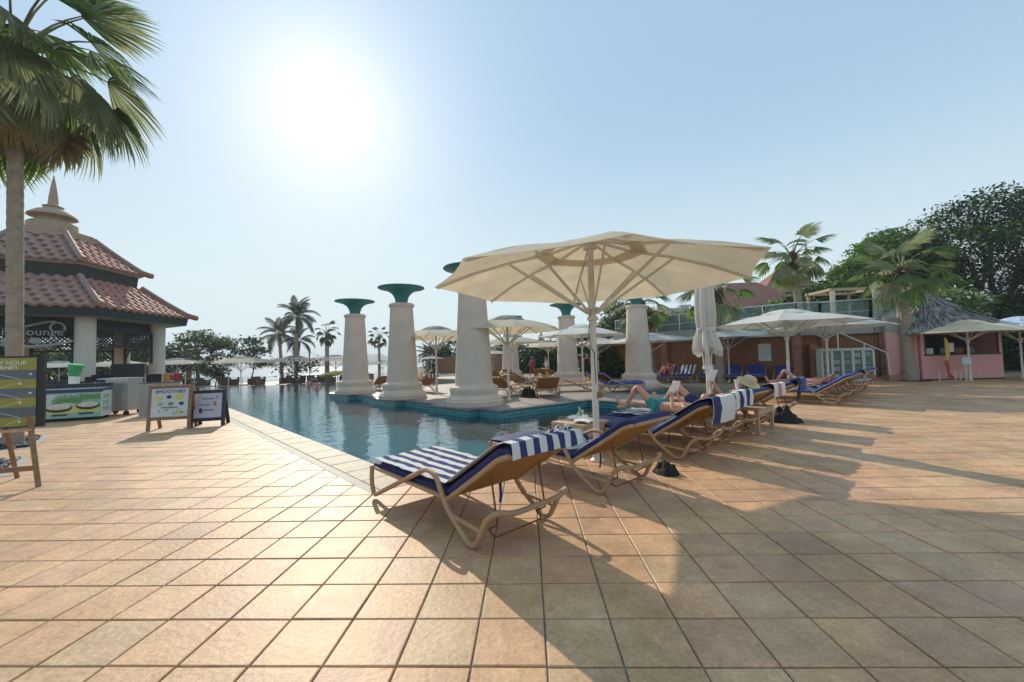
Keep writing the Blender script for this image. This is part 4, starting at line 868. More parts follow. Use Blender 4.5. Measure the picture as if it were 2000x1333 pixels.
def palm_tree(label, base, top, r0_, r1_, leaves, n_f, seed, elev=(-60, 75), group=None, boots=True, sc_=1., skirt=0):
    r = random.Random(seed); root = thing('palm_tree', label, 'palm tree', base, 0, group); H_ = top[2] - base[2]
    off = Vector((top[0] - base[0], top[1] - base[1], H_)); m = MB().use('trunk'); pts = []; rad = []
    n_ = max(18, int(H_ * 9))
    for k in range(n_ + 1):
        t = k / n_; pts.append((off.x * t ** 1.3, off.y * t ** 1.3, H_ * t)); rad.append((r0_ * 1.25 - (r0_ * .25) * min(1, t * 8) + (r1_ - r0_) * t) * (1 + (.035 if k % 2 else -.02)))
    m.tube(pts, rad, 16); part('trunk', m, root, True)
    if boots:
        m = MB().use('trunkdk')
        for k in range(46):
            a = k * 2.4; z_ = H_ - .9 + k * .02; d_ = Vector((math.cos(a), math.sin(a), .9)); p = Vector((off.x, off.y, z_)) + Vector((math.cos(a), math.sin(a), 0)) * r1_ * .8
            m.beam(p, p + d_ * .22, .1, .04)
        m.ball((off.x, off.y, H_ - .1), r1_ * 1.5, 10, 6, (1, 1, 1.7)); part('leaf_bases', m, root)
    for k in range(n_f):
        a = k * 2.39996 + r.uniform(-.25, .25); u = k / n_f; e = math.radians(elev[1] + (elev[0] - elev[1]) * u ** .85) + r.uniform(-.1, .1)
        me = leaves[r.randrange(len(leaves) - skirt)] if u < .88 or not skirt else leaves[-1 - r.randrange(skirt)]
        o = link('frond', me, root, loc=(off.x + .12 * math.cos(a), off.y + .12 * math.sin(a), H_ + .12 - .3 * u), rot=None)
        # +Y of the leaf to azimuth a, pitched up by e
        o.rotation_euler = (Matrix.Rotation(a - PI / 2, 3, 'Z') @ Matrix.Rotation(e, 3, 'X') @ Matrix.Rotation(r.uniform(-.5, .5), 3, 'Y')).to_euler(); o.scale = (sc_ * r.uniform(.88, 1.1),) * 3
    return root
FL = [fan_leaf('frond', 1.35, 1.45, 'frond2', 1, .75, 42), fan_leaf('frond', 1.55, 1.35, 'frond', 2, .9, 42), fan_leaf('frond', 1.2, 1.5, 'frond2', 3, 1.1, 42), fan_leaf('frond', 1.4, 1.3, 'frond', 5, .8, 42), fan_leaf('frond', 1.3, 1.2, 'froddry', 4, 1.3, 36)]
FM = [fan_leaf('frond', 1.25, 1.15, 'frond', 11, .55, 26), fan_leaf('frond', 1.35, 1.05, 'frond', 12, .8, 26), fan_leaf('frond', 1.1, 1.2, 'frond2', 13, .6, 26), fan_leaf('frond', 1.1, 1.0, 'frondy', 14, 1.0, 24)]
PL = [pinnate_leaf('frond', 2.9, 'pinnate', 21, 1.0), pinnate_leaf('frond', 2.7, 'pinnate', 22, 1.25), pinnate_leaf('frond', 3.0, 'pinnate', 23, .8)]
palm_tree('tall grey trunked fan palm rising out of the left edge beside the bar', (-11.45, 8.78, 0), (-11.68, 8.8, 9.0), .140, .128, FL, 56, 5, (-50, 70), skirt=1, sc_=1.12)
palm_tree('fan palm with leaning trunk in front of the pink wall beside the kiosk', (19.2, 21.5, 0), (19.2, 21.6, 5.6), .27, .155, FM, 34, 6, (-55, 82), skirt=1)
palm_tree('slender fan palm rising behind the widest white parasol', (16.0, 24.3, 0), (15.5, 24.2, 7.15), .24, .17, FM, 28, 7, (-60, 75), skirt=1, sc_=.98)
palm_tree('fan palm peeking out behind the right rim of the large parasol', (8.3, 27.6, 0), (7.6, 27.6, 5.1), .24, .18, FM, 26, 8, (-60, 70), skirt=1)
palm_tree('brown trunked palm just right of the folded parasol', (10.7, 23.4, 0), (10.75, 23.4, 5.2), .22, .18, FM, 20, 9, (-60, 70), skirt=1)
FS = [fan_leaf('frond', 1.1, 1.0, 'pinnate', 31, .7, 16), fan_leaf('frond', 1.2, .9, 'pinnate', 32, 1.0, 16)]
palm_tree('tallest coconut palm on the beach with feathery fronds blown right', (-25.6, 44.5, -.75), (-25.1, 44, 6.9), .2, .14, PL, 22, 41, (-50, 80), boots=False, sc_=1.02)
palm_tree('coconut palm left of the tallest one, arching over the beach parasols', (-28.0, 46, -.75), (-28.4, 46, 5.2), .2, .15, PL, 18, 42, (-55, 70), boots=False, sc_=.95)
palm_tree('short thick coconut palm crown close behind the tallest palm', (-26.8, 46.5, -.75), (-26.3, 46.5, 4.4), .2, .16, PL, 16, 43, (-60, 60), boots=False, sc_=.8)
palm_tree('fan palm with round leaf clusters between the coconut palms and the furthest front column', (-22.8, 46, -.75), (-22.8, 46, 5.3), .26, .2, FS, 20, 44, (-65, 75), boots=False, sc_=.85)
palm_tree('small fan palm standing between the two left front columns', (-21.9, 60, -.75), (-21.9, 60, 5.6), .22, .16, FS, 20, 45, (-60, 75), boots=False, sc_=.95)
palm_tree('low palm behind the far parasol between the front columns', (-14.3, 58, 0), (-14.2, 58, 2.6), .3, .22, PL, 18, 46, (-20, 75), boots=False, sc_=.8)
palm_tree('bushy palm in front of the broad beach tree', (-38.2, 45, -.75), (-38.2, 45, 3.0), .3, .24, FS, 26, 47, (-60, 75), boots=False, sc_=.95)

def crown_mesh(lobes, n_cl, per, size, mats, seed, flat=.6, spreadr=.4):
    R = np.random.default_rng(seed); vol = np.array([l[3] * l[4] * l[5] for l in lobes]) ** .67; vol = vol / vol.sum()
    which = R.choice(len(lobes), n_cl, p=vol); L_ = np.array(lobes)
    d_ = R.normal(size=(n_cl, 3)); d_ /= np.linalg.norm(d_, axis=1)[:, None]; rad = R.uniform(.55, 1.04, n_cl) ** .6
    C = L_[which, :3] + d_ * L_[which, 3:6] * rad[:, None]
    n_ = n_cl * per; cc = np.repeat(C, per, 0) + R.normal(size=(n_, 3)) * spreadr * np.array([1, 1, .55])
    nrm = R.normal(size=(n_, 3)); nrm[:, 2] = np.abs(nrm[:, 2]) + flat; nrm /= np.linalg.norm(nrm, axis=1)[:, None]
    a = np.cross(nrm, R.normal(size=(n_, 3))); a /= np.linalg.norm(a, axis=1)[:, None]; b_ = np.cross(nrm, a); s_ = size * R.uniform(.6, 1.3, n_)[:, None]
    V = np.stack([cc - a * s_, cc - b_ * s_ * .42 + nrm * s_ * .1, cc + a * s_, cc + b_ * s_ * .42 + nrm * s_ * .1], 1).reshape(-1, 3)
    me = bpy.data.meshes.new('crown'); me.vertices.add(4 * n_); me.vertices.foreach_set('co', V.ravel()); me.loops.add(4 * n_); me.loops.foreach_set('vertex_index', np.arange(4 * n_)); me.polygons.add(n_); me.polygons.foreach_set('loop_start', np.arange(n_) * 4); me.polygons.foreach_set('loop_total', np.full(n_, 4))
    for q in mats: me.materials.append(MT[q])
    me.polygons.foreach_set('material_index', R.choice(len(mats), n_cl).repeat(per)); me.update(calc_edges=True); return me
def tree(label, base, lobes, n_cl, per, size, mats, seed, trunk=.22, name='tree', cat='tree', group=None, spreadr=.4, bark='bark', limbs=True, flat=.6):
    root = thing(name, label, cat, base, 0, group); r = random.Random(seed)
    if limbs:
        fz = min(l[2] - l[5] * .5 for l in lobes); m = MB().use(bark); fork = Vector((r.uniform(-.2, .2), r.uniform(-.2, .2), max(.3, fz * .75)))
        m.tube([(0, 0, -.3), (.05, 0, fork.z * .5), fork], [trunk * 1.2, trunk, trunk * .8], 8)
        for l in lobes:
            c = Vector(l[:3]); mid = fork.lerp(c, .5) + Vector((r.uniform(-.4, .4), r.uniform(-.4, .4), .2)); m.tube([fork, mid, c], [trunk * .6, trunk * .4, trunk * .15], 6)
            for q in range(5):
                e = c + Vector((r.uniform(-1, 1) * l[3], r.uniform(-1, 1) * l[4], r.uniform(-.2, .9) * l[5])) * .8; m.tube([mid, (mid + e) / 2 + Vector((0, 0, .15)), e], [trunk * .25, trunk * .15, .015], 4)
        part('trunk', m, root)
    o = link('crown', crown_mesh(lobes, n_cl, per, size, mats, seed, flat, spreadr), root)
    return root
def lob(*a): return [tuple(x) for x in a]
tree('bright green rounded tree on the terrace between the two right fan palms', (29.6, 34, 2.5), lob((0, 0, 6.0, 3.0, 3, 2.6), (-2.8, -.5, 4.2, 2.4, 2.5, 2.2), (2.2, -.3, 4.9, 2.2, 2.2, 2.4), (-4.2, 0, 2.3, 1.9, 2, 1.8), (.5, -1.5, 2.8, 3.2, 2, 2.2)), 2100, 14, .20, ('leaf1', 'leaf2', 'leaf2'), 3, .3, spreadr=.36)
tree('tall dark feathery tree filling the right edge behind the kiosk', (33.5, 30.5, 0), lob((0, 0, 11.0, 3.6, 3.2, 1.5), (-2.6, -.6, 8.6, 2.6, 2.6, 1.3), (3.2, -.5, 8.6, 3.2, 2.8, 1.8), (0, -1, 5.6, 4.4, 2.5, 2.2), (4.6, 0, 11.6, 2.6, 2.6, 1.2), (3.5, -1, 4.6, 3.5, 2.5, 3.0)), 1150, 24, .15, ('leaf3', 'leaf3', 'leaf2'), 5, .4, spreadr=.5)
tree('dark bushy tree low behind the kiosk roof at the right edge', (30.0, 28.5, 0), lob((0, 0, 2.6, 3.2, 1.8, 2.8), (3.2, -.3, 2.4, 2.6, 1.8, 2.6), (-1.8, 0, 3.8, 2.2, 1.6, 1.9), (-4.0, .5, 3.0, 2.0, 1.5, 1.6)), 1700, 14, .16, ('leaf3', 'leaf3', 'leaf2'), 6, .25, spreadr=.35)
tree('flowering frangipani shrub between the leaning palm and the thatched roof', (24.2, 25.6, 2.0), lob((0, 0, 1.7, 1.9, 1.2, 1.3), (1.8, .1, 2.2, 1.3, 1.0, .9), (-1.2, 0, .9, 1.1, 1, 1.0)), 480, 12, .18, ('leaf1', 'leaf1', 'leaf2', 'flower'), 8, .1, 'shrub', 'shrub', spreadr=.3)
tree('dark green hedge tree on the terrace behind the slender palm', (21.8, 31, 2.9), lob((0, 0, 1.8, 2.8, 1.3, 1.8), (2.8, .2, 2.4, 2.6, 1.4, 2.0), (-2.6, 0, 1.2, 1.8, 1.2, 1.5), (5.2, .4, 2.0, 2.2, 1.2, 2.2)), 1250, 14, .17, ('leaf1', 'leaf2', 'leaf3'), 9, .15, spreadr=.32)
tree('leafy olive tree behind the rightmost column', (9.2, 36.5, 1.2), lob((-.9, 0, 4.0, 1.5, 1.2, 1.1), (.8, .2, 3.4, 1.6, 1.2, 1.3), (2.6, 0, 2.6, 1.5, 1, 1.2), (-2, 0, 2.6, 1.2, 1, 1.0)), 620, 12, .17, ('leafolive', 'leaf2'), 10, .15, spreadr=.34)
tree('sunlit hedge of mixed shrubs on the terrace right of the rightmost column', (13.4, 37, 2.4), lob((-2.2, 0, 1.6, 1.9, 1.2, 1.5), (0, 0, 1.4, 2.0, 1.2, 1.5), (2.0, 0, 1.7, 1.8, 1.2, 1.6), (-4.0, 0, 1.2, 1.5, 1, 1.2)), 820, 12, .17, ('leafolive', 'leaf1', 'leaf2', 'bougain'), 11, .1, 'hedge', 'hedge', limbs=False)
tree('low dark shrub beside the brown wall behind the thin parasol post', (5.9, 32.0, 0), lob((0, 0, .9, 1.3, .9, 1.0), (.9, 0, .7, .9, .8, .8)), 300, 12, .2, ('leaf2', 'leaf3'), 12, .1, 'shrub', 'shrub', limbs=False)
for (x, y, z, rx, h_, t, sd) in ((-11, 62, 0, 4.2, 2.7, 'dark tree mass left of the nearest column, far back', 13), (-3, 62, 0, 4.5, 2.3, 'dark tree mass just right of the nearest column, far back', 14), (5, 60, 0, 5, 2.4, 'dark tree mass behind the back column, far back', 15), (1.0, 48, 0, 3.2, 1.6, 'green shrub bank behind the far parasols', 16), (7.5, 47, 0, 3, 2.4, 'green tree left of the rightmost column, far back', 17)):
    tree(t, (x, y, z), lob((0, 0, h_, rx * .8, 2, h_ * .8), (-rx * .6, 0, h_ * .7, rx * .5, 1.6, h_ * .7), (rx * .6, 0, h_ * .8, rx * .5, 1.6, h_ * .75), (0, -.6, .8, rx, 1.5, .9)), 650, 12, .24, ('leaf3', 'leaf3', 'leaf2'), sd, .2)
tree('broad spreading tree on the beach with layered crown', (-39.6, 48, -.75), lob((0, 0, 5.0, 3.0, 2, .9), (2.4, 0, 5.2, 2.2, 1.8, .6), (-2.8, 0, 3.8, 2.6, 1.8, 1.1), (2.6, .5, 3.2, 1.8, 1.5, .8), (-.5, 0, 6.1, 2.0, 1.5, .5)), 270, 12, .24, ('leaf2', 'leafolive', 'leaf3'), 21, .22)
tree('dense green beach tree just right of the bar pavilion', (-43.5, 47.0, -.75), lob((0, 0, 3.3, 2.4, 1.8, 1.7), (-2.6, 0, 2.8, 2.2, 1.6, 1.7), (1.6, 0, 2.0, 1.6, 1.4, 1.4)), 380, 12, .24, ('leaf2', 'leafolive', 'leaf3'), 22, .2)
tree('small sparse tree with tiered leaf clumps, alone on the beach', (-34.4, 50, -.75), lob((0, 0, 5.4, 1.0, .8, .5), (-1.0, 0, 4.3, 1.4, .9, .4), (.9, 0, 4.2, 1.0, .8, .35), (1.5, 0, 2.6, 1.1, .8, .3), (0, 0, 3.4, .8, .7, .4)), 120, 12, .22, ('leaf2', 'leaf3'), 23, .08)
tree('little shrub in front of the beach parasols', (-32.0, 41.0, -.75), lob((0, 0, 1.9, .9, .7, .6), (-1.2, 0, 2.3, .5, .5, .4)), 90, 12, .2, ('leaf2', 'leaf3'), 24, .06, 'shrub', 'shrub')
tree('trees seen through the bar pavilion between its two right posts', (-48, 46, -.75), lob((0, 0, 3.3, 2.6, 1.6, 2.0), (3.0, 0, 3.8, 2.2, 1.6, 1.6), (1, -1, 1.4, 3.4, 1.4, 1.2)), 620, 12, .24, ('leaf2', 'leafolive'), 25, .2)
tree('green trees seen through the bar pavilion above the freezer', (-52.5, 42, -.75), lob((0, 0, 2.8, 3.2, 1.6, 2.6), (-3.6, 0, 3.0, 2.8, 1.6, 2.6), (3, 0, 2.4, 2.2, 1.5, 2.1)), 900, 12, .24, ('leaf1', 'leaf2', 'leaf3'), 26, .2)
tree('dark low bushes behind the bar at the left edge', (-33, 24, 0), lob((0, 0, 1.0, 2.4, 1.2, 1.1), (-3, 0, 1.3, 2.2, 1.2, 1.3)), 300, 12, .2, ('leaf3', 'leaf2'), 27, .1, 'shrub', 'shrub', limbs=False)
tree('small bare-stemmed bush at the foot of the beach palms', (-25.0, 42.6, -.75), lob((0, 0, 2.0, 1.6, .9, .9), (1.6, 0, 2.4, 1.2, .8, .7)), 55, 8, .2, ('leafolive', 'leaf3'), 28, .08, 'shrub', 'shrub')
tree('green leaves of a pot plant behind the black framed board', (-9.35, 11.05, 0), lob((0, 0, .42, .14, .14, .18)), 26, 8, .07, ('leaf1',), 29, .02, 'pot_plant', 'plant', spreadr=.05)

# ------------------------------------------------------------------ bar pavilion (hexagonal, two tiers)
PC = Vector((-23.9, 19.7, 0)); TH = [math.radians(-24.4 + 60 * k) for k in range(6)]
def hexp(R_, z, k): return Vector((R_ * math.cos(TH[k % 6]), R_ * math.sin(TH[k % 6]), z))
pv = thing('bar_pavilion', 'hexagonal poolside bar with two tiers of clay tiled roof and a stone spire', 'bar pavilion', PC)
def roof_tile_mesh(w_, l_, mt):
    m = MB().use(mt); n_ = 8; pr_ = []
    for i in range(n_ + 1):
        u = i / n_; x = (u - .5) * w_ * 1.04; z = .05 * (math.cos(2 * PI * (u - .30))) + .045; pr_.append((x, z))
    top = [(x, 0, z) for x, z in pr_] + [(x, l_ * 1.12, z - .012) for x, z in pr_] + [(x, 0, z - .11) for x, z in pr_]
    k = n_ + 1
    m.add(top, [(i, i + 1, k + i + 1, k + i) for i in range(n_)] + [(2 * k + i, 2 * k + i + 1, i + 1, i) for i in range(n_)])
    return m.mesh('roof_tile', True)
tA, tB = roof_tile_mesh(.42, .47, 'rooftile'), roof_tile_mesh(.42, .47, 'rooftile2')
def roof(parent, Re, ze, Rt, zt, rows, w_, vis=(5, 0), sag=.03):
    cnt = 0; sheet_ = MB().use('rooftile2'); stuff = MB().use('rooftile2')
    prof = lambda u: (Re + (Rt - Re) * u, ze + (zt - ze) * (u - sag * math.sin(PI * u)))
    for k in range(6):
        for i in range(6):
            (ra, za), (rb, zb) = prof(i / 6), prof((i + 1) / 6); sheet_.add([hexp(ra, za, k), hexp(ra, za, k + 1), hexp(rb, zb, k + 1), hexp(rb, zb, k)], [(0, 1, 2, 3)])
        for j in range(rows):
            u0_, u1_ = j / rows, (j + 1) / rows; (ra, za), (rb, zb) = prof(u0_), prof(u1_); a, b_ = hexp(ra, za, k), hexp(ra, za, k + 1); a2, b2 = hexp(rb, zb, k), hexp(rb, zb, k + 1)
            ex = (b_ - a).normalized(); ey = ((a2 + b2) / 2 - (a + b_) / 2); L_ = ey.length; ey.normalize(); ez = ex.cross(ey).normalized(); Wd = ((b_ - a).length + (b2 - a2).length) / 2 - .08
            n_ = int(Wd / w_); 
            for q in range(n_):
                c = (a + b_) / 2 + ex * (q - (n_ - 1) / 2) * w_ * (Wd / (n_ * w_)) + ez * (.02 + .035)
                M4 = Matrix((ex * (Wd / (n_ * w_)), (ey * (L_ / .47) - ez * .07), ez)).transposed().to_4x4(); M4.translation = c - ey * .04
                if k in vis:
                    o = link('roof_tile', tA if k == 5 else tB, parent); o.matrix_local = M4; cnt += 1
                else:
                    me = tB; stuff.add([M4 @ v.co for v in me.vertices], [tuple(p.vertices) for p in me.polygons])
    part('roof_deck', sheet_, parent)
    o = part('roof_tile_field', stuff, parent, True); o['kind'] = 'stuff'
    for k in range(6):
        m = MB().use('ridge'); pts = [hexp(prof(u)[0] + .05, prof(u)[1] + .12, k) for u in (1, .75, .5, .25, .06)]; m.tube(pts, .13, 10); pts2 = [hexp(prof(0)[0] + .15, prof(0)[1] + .13, k), hexp(prof(0)[0] + .55, prof(0)[1] + .26, k)]
        part('hip_ridge', m, parent, True)
        m = MB().use('terra'); m.tube([pts[-1], hexp(Re + .12, ze + .12, k), hexp(Re + .30, ze + .06, k), hexp(Re + .42, ze + .05, k)], [.14, .15, .15, .12], 10); part('hip_cap', m, parent, True)
    return cnt
lo = link('lower_roof', None, pv); up_ = link('upper_roof', None, pv)
lo.empty_display_size = up_.empty_display_size = .1
roof(lo, 5.5, 4.42, 3.35, 5.95, 6, .42); roof(up_, 3.5, 6.70, 1.45, 8.35, 6, .40)
def hexring(mt, R0, z0_, R1, z1_, nm, parent=pv, thick=None):
    m = MB().use(mt)
    for k in range(6): m.add([hexp(R0, z0_, k), hexp(R0, z0_, k + 1), hexp(R1, z1_, k + 1), hexp(R1, z1_, k)], [(0, 1, 2, 3)])
    return part(nm, m, parent)
hexring('greyband', 3.2, 5.8, 3.3, 6.68, 'drum_band'); hexring('cream', 3.3, 6.6, 3.52, 6.68, 'upper_soffit')
hexring('darkwood', 5.38, 4.02, 5.46, 4.44, 'fascia'); hexring('ceiling', 4.0, 4.02, 5.40, 4.03, 'soffit'); hexring('darkwood', 3.98, 3.55, 3.98, 4.03, 'header_beam')
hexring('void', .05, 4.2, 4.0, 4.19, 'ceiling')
m = MB().use('spire'); m.prism([tuple(hexp(1.75, 0, k))[:2] for k in range(6)], 8.22, 8.36, bottom=True); m.prism([tuple(hexp(1.5, 0, k))[:2] for k in range(6)], 8.36, 8.6)
part('roof_slab', m, pv)
m = MB().use('spire'); m.lathe([(.92, 8.58), (.92, 9.05), (.86, 9.1), (.6, 9.12), (.58, 9.3), (.66, 9.38), (.92, 9.42), (.90, 9.5), (.62, 9.72), (.36, 9.84), (.34, 9.92), (.40, 9.96), (.34, 10.0), (.2, 10.06), (.17, 10.5), (.11, 11.0), (.04, 11.45), (.02, 11.6)], 28); part('spire', m, pv, True)
for k in range(6):
    c = hexp(4.1, 0, k); m = MB().use('cream'); m.tube([(c.x, c.y, 0), (c.x, c.y, 4.05)], .36, 20); part('post', m, pv, True)
    m = MB().use('cream'); m.prism([(c.x + a_, c.y + b_) for a_, b_ in ((-.42, -.42), (.42, -.42), (.42, .42), (-.42, .42))], 0, .12); part('post_base', m, pv)
# timber lattice between the posts, one panel a side, with bracket corners
for k in (5, 0, 1, 2, 3, 4):
    a, b_ = hexp(4.1, 0, k), hexp(4.1, 0, k + 1); L_ = (b_ - a).length; ex = (b_ - a).normalized(); ny = Vector((-ex.y, ex.x, 0)); m = MB().use('darkwood')
    P3 = lambda x, z: a + ex * x + Vector((0, 0, z)); x0, x1, z0_, z1_ = .38, L_ - .38, 2.72, 3.55
    st = .17
    for q in range(int((x1 - x0 + .83) / st)):
        for s_ in (1, -1):
            xa = x0 - .83 + q * st if s_ > 0 else x0 + q * st; pa, pb = [xa, z0_], [xa + s_ * .83, z1_]
            if s_ < 0: pa, pb = [x0 + q * st, z0_], [x0 + q * st - .83, z1_]
            def cl(p, q_):
                if p[0] < x0: t = (x0 - p[0]) / (q_[0] - p[0]) if q_[0] != p[0] else 0; return [x0, p[1] + (q_[1] - p[1]) * t]
                if p[0] > x1: t = (x1 - p[0]) / (q_[0] - p[0]); return [x1, p[1] + (q_[1] - p[1]) * t]
                return p
            if max(pa[0], pb[0]) < x0 + .01 or min(pa[0], pb[0]) > x1 - .01: continue
            A_, B_ = cl(pa, pb), cl(pb, pa)
            if abs(A_[0] - B_[0]) < .02: continue
            m.beam(P3(*A_) + ny * (.012 * s_), P3(*B_) + ny * (.012 * s_), .018, .042)
    m.beam(P3(x0, z0_), P3(x1, z0_), .07, .08); m.beam(P3(x0, 3.56), P3(x1, 3.56), .07, .08)
    for xx, s_ in ((x0, 1), (x1, -1)): m.beam(P3(xx, 1.9), P3(xx, 3.5), .1, .12); m.beam(P3(xx, 2.2), P3(xx + s_ * .5, 2.7), .06, .09)
    o = part('lattice_panel', m, pv)
# lettering board, counter, ceiling gear
fa, fb = hexp(4.35, 0, 5), hexp(4.35, 0, 6); ex = (fb - fa).normalized(); ang = math.atan2(ex.y, ex.x)
sg = thing('bar_sign', 'scrolled grey sign with cut out lettering hanging on the bar lattice', 'sign', PC + (fa + fb) / 2 + ex * .55 + Vector((0, 0, 3.15)), ang, None)
m = MB().use('signgrey')
arc = [(-1.9 + .1 * t, 0, -.1 - .35 * math.sin(PI * t / 34)) for t in range(34)]
m.tube(arc, [.03 + .05 * math.sin(PI * t / 33) for t in range(34)], 6)
for cx_, cz_, r_, a0, a1 in ((.65, .38, .26, -.5, 5.2), (1.55, -.02, .16, -2.0, 3.8), (-1.6, .3, .22, -.5, 4.6)):
    m.tube([(cx_ + (r_ * (1 - .12 * (i / 14) * 3)) * math.cos(a0 + (a1 - a0) * i / 14), 0, cz_ + (r_ * (1 - .36 * i / 14)) * math.sin(a0 + (a1 - a0) * i / 14)) for i in range(15)], .04, 6)
m.tube([(-.3, 0, .42), (.0, 0, .52), (.3, 0, .62), (.6, 0, .66)], .05, 6)
m.ball((.02, 0, -.2), .17, 12, 8, (1.2, .15, .8)); m.ball((-.75, 0, -.2), .2, 12, 8, (1.2, .15, .8)); part('scroll', m, sg, True)
text('Infiniti Lounge', .46, 'signgrey', sg, (-1.75, -.04, .04), (PI / 2, 0, 0), .03)
bar = thing('bar_counter', 'dark bar counter under the pavilion behind the freezer', 'counter', (-20.6, 18.6, 0), ang, None)
m = MB().use('darkwood'); m.box((-1.2, .5, .55), (3.4, .5, 1.1)); part('body', m, bar); m = MB().use('blackpaint'); m.box((-1.2, .5, 1.13), (3.6, .7, .06)); part('counter_top', m, bar)
m = MB().use('blackpaint'); m.box((0, 0, .3), (1.25, .7, .9)); thing('equipment_case', 'tall black equipment case behind the steel trolley', 'case', (-20.35, 20.3, 1.15), ang, None, m)
m = MB().use('black'); m.box((0, 0, .09), (.9, .5, .18)); m.tube([(-.3, 0, .2), (.3, 0, .22)], .06, 8); thing('grill', 'low black grill lying on the bar behind the freezer', 'grill', (-18.4, 17.1, 1.16), ang, None, m)
m = MB().use('darkwood'); m.box((0, 0, .575), (2.6, .55, 1.15)); thing('work_bench', 'dark bench holding the grill beside the first bar post', 'bench', (-18.9, 17.0, 0), ang + .3, None, m)
m = MB().use('paper').tube([(0, 0, 0), (0, 0, .32)], .14, 12); m.use('green').tube([(0, 0, .32), (.08, 0, .72)], [.15, .21], 12); thing('juice_dispenser', 'green and white juice dispenser on the freezer top', 'dispenser', (-15.95, 13.9, 1.12), 0, None, m)
m = MB().use('orange'); m.grid(lambda u, v: ((u - .5) * .45 + .1 * v, .02 * math.sin(6 * u), v * .5), 6, 6, thick=.03); m.box((-.05, .1, -.0), (.4, .2, .03)); thing('deck_chair', 'orange brown chair back above the left end of the freezer', 'chair', (-18.6, 14.9, 1.0), .5, None, m)

def cabinet_root(nm, lab, cat, loc, rz): return thing(nm, lab, cat, loc, rz)
fz = thing('ice_cream_freezer', 'chest freezer printed with coconut halves and palm leaf', 'freezer', (-15.13, 12.86, 0), .47)
m = MB().use('cooler'); m.box((0, .1, .52), (2.1, .72, .84)); part('cabinet', m, fz)
m = MB().use('mint'); m.box((0, -.267, .50), (2.06, .012, .78)); part('printed_front', m, fz)
m = MB().use('signwhite'); m.box((-.28, -.276, .68), (1.4, .008, .36)); part('print_sky', m, fz)
m = MB().use('inky'); m.box((.05, -.277, .36), (1.9, .008, .24)); part('print_sand', m, fz)
for cx_, cz_, w_, nm in ((-.68, .44, .26, 'coconut_print'), (.02, .46, .34, 'coconut_print'), (.72, .50, .30, 'coconut_print')):
    m = MB().use('coco'); m.ball((cx_, -.280, cz_ - .03), w_, 18, 8, (1, .02, .42)); part(nm, m, fz, True)
    m = MB().use('cocoflesh'); m.ball((cx_, -.287, cz_ + .01), w_ * .88, 18, 8, (1, .02, .32)); part('coconut_flesh', m, fz, True)
m = MB().use('inkg')
for q in range(15): a = -.3 + q * .26; m.beam((.22, -.286, .62), (.22 + .36 * math.cos(a), -.287, .62 + .24 * math.sin(a)), .006, .035)
m.box((.78, -.283, .76), (.5, .004, .16)); part('palm_leaf_print', m, fz)
m = MB().use('ink')
for cx_ in (-.68, .05, .68): m.box((cx_, -.284, .21 + .02 * (cx_ > .5)), (.36, .006, .06))
part('price_label', m, fz)
text('Refreshing', .17, 'ink', fz, (-.98, -.284, .70), (PI / 2, .08, 0), .002)
m = MB().use('ink'); m.box((0, .1, .98), (2.14, .76, .06)); m.box((0, -.24, .93), (2.14, .06, .06)); part('lid_frame', m, fz)
for s_ in (-1, 1): m = MB().use('freezerglass'); m.box((s_ * .52, -.02, 1.03), (1.0, .5, .03)); part('glass_lid', m, fz)
m = MB().use('darkwood'); m.box((0, .3, 1.12), (2.2, .25, .12)); part('back_rail', m, fz)
m = MB().use('void'); m.box((0, .12, .07), (2.0, .6, .12)); part('plinth', m, fz)
m = MB().use('mint'); 
for q in range(3): m.box((1.056, .05, .35 + q * .2), (.012, .4, .13))
part('side_vent', m, fz)
ct = thing('steel_trolley', 'brushed steel trolley on castors right of the freezer', 'trolley', (-14.82, 14.2, 0), .25)
m = MB().use('steel'); m.box((.18, .1, .72), (.88, .8, 1.1)); part('cabinet', m, ct); m = MB().use('steel'); m.box((.18, .1, 1.29), (.94, .86, .05)); part('worktop', m, ct)
m = MB().use('navy'); m.box((-.2, -.28, 1.22), (.26, .12, .12)); part('blue_corner', m, ct)
m = MB().use('rail'); m.tube([(-.32, -.35, .2), (-.32, -.35, 1.2)], .02, 6); part('handle', m, ct)
for sx in (-.2, .55):
    for sy in (-.25, .45): m = MB().use('rubber'); m.tube([(sx, sy - .03, .08), (sx, sy + .03, .08)], .08, 12); m.box((sx, sy, .15), (.05, .05, .06)); part('castor', m, ct, True)
# bins, towel rack, low wall panel
for i, (x, y, lab) in enumerate(((-18.0, 18.7, 'left grey bin below the towel rack at the bar'), (-17.2, 18.95, 'right grey bin below the towel rack at the bar'))):
    m = MB().use('render'); m.box((0, 0, .36), (.62, .5, .72)); m.use('cooler').box((0, 0, .74), (.66, .54, .05)); thing('bin', lab, 'bin', (x, y, 0), .5, 'grey bins at the bar', m)
tr = thing('towel_rack', 'low rack of dark, orange and red cloths beside the bar post', 'rack', (-18.3, 20.3, 0), .5)
m = MB().use('rail'); m.tube([(-.9, 0, 0), (-.9, 0, 1.35), (.7, 0, 1.35), (.7, 0, 0)], .025, 6); part('frame', m, tr)
for q, (cc, x) in enumerate((('black', -.7), ('black', -.4), ('orange', -.05), ('red', .35))): m = MB().use(cc); m.grid(lambda u, v, x=x: (x + (u - .5) * .3, -.03 + .02 * math.sin(9 * u), 1.35 - v * .72), 8, 4, thick=.02); part('cloth', m, tr)
m = MB().use('render'); m.box((-.29, 0, .55), (.56, .06, 1.1)); m.box((.29, 0, .55), (.56, .06, 1.1)); m.use('ink').box((0, 0, 1.12), (1.18, .08, .03)); thing('windbreak_panel', 'low grey two part panel standing behind the wooden smoothie board', 'panel', (-12.91, 14.0, 0), .45, None, m)

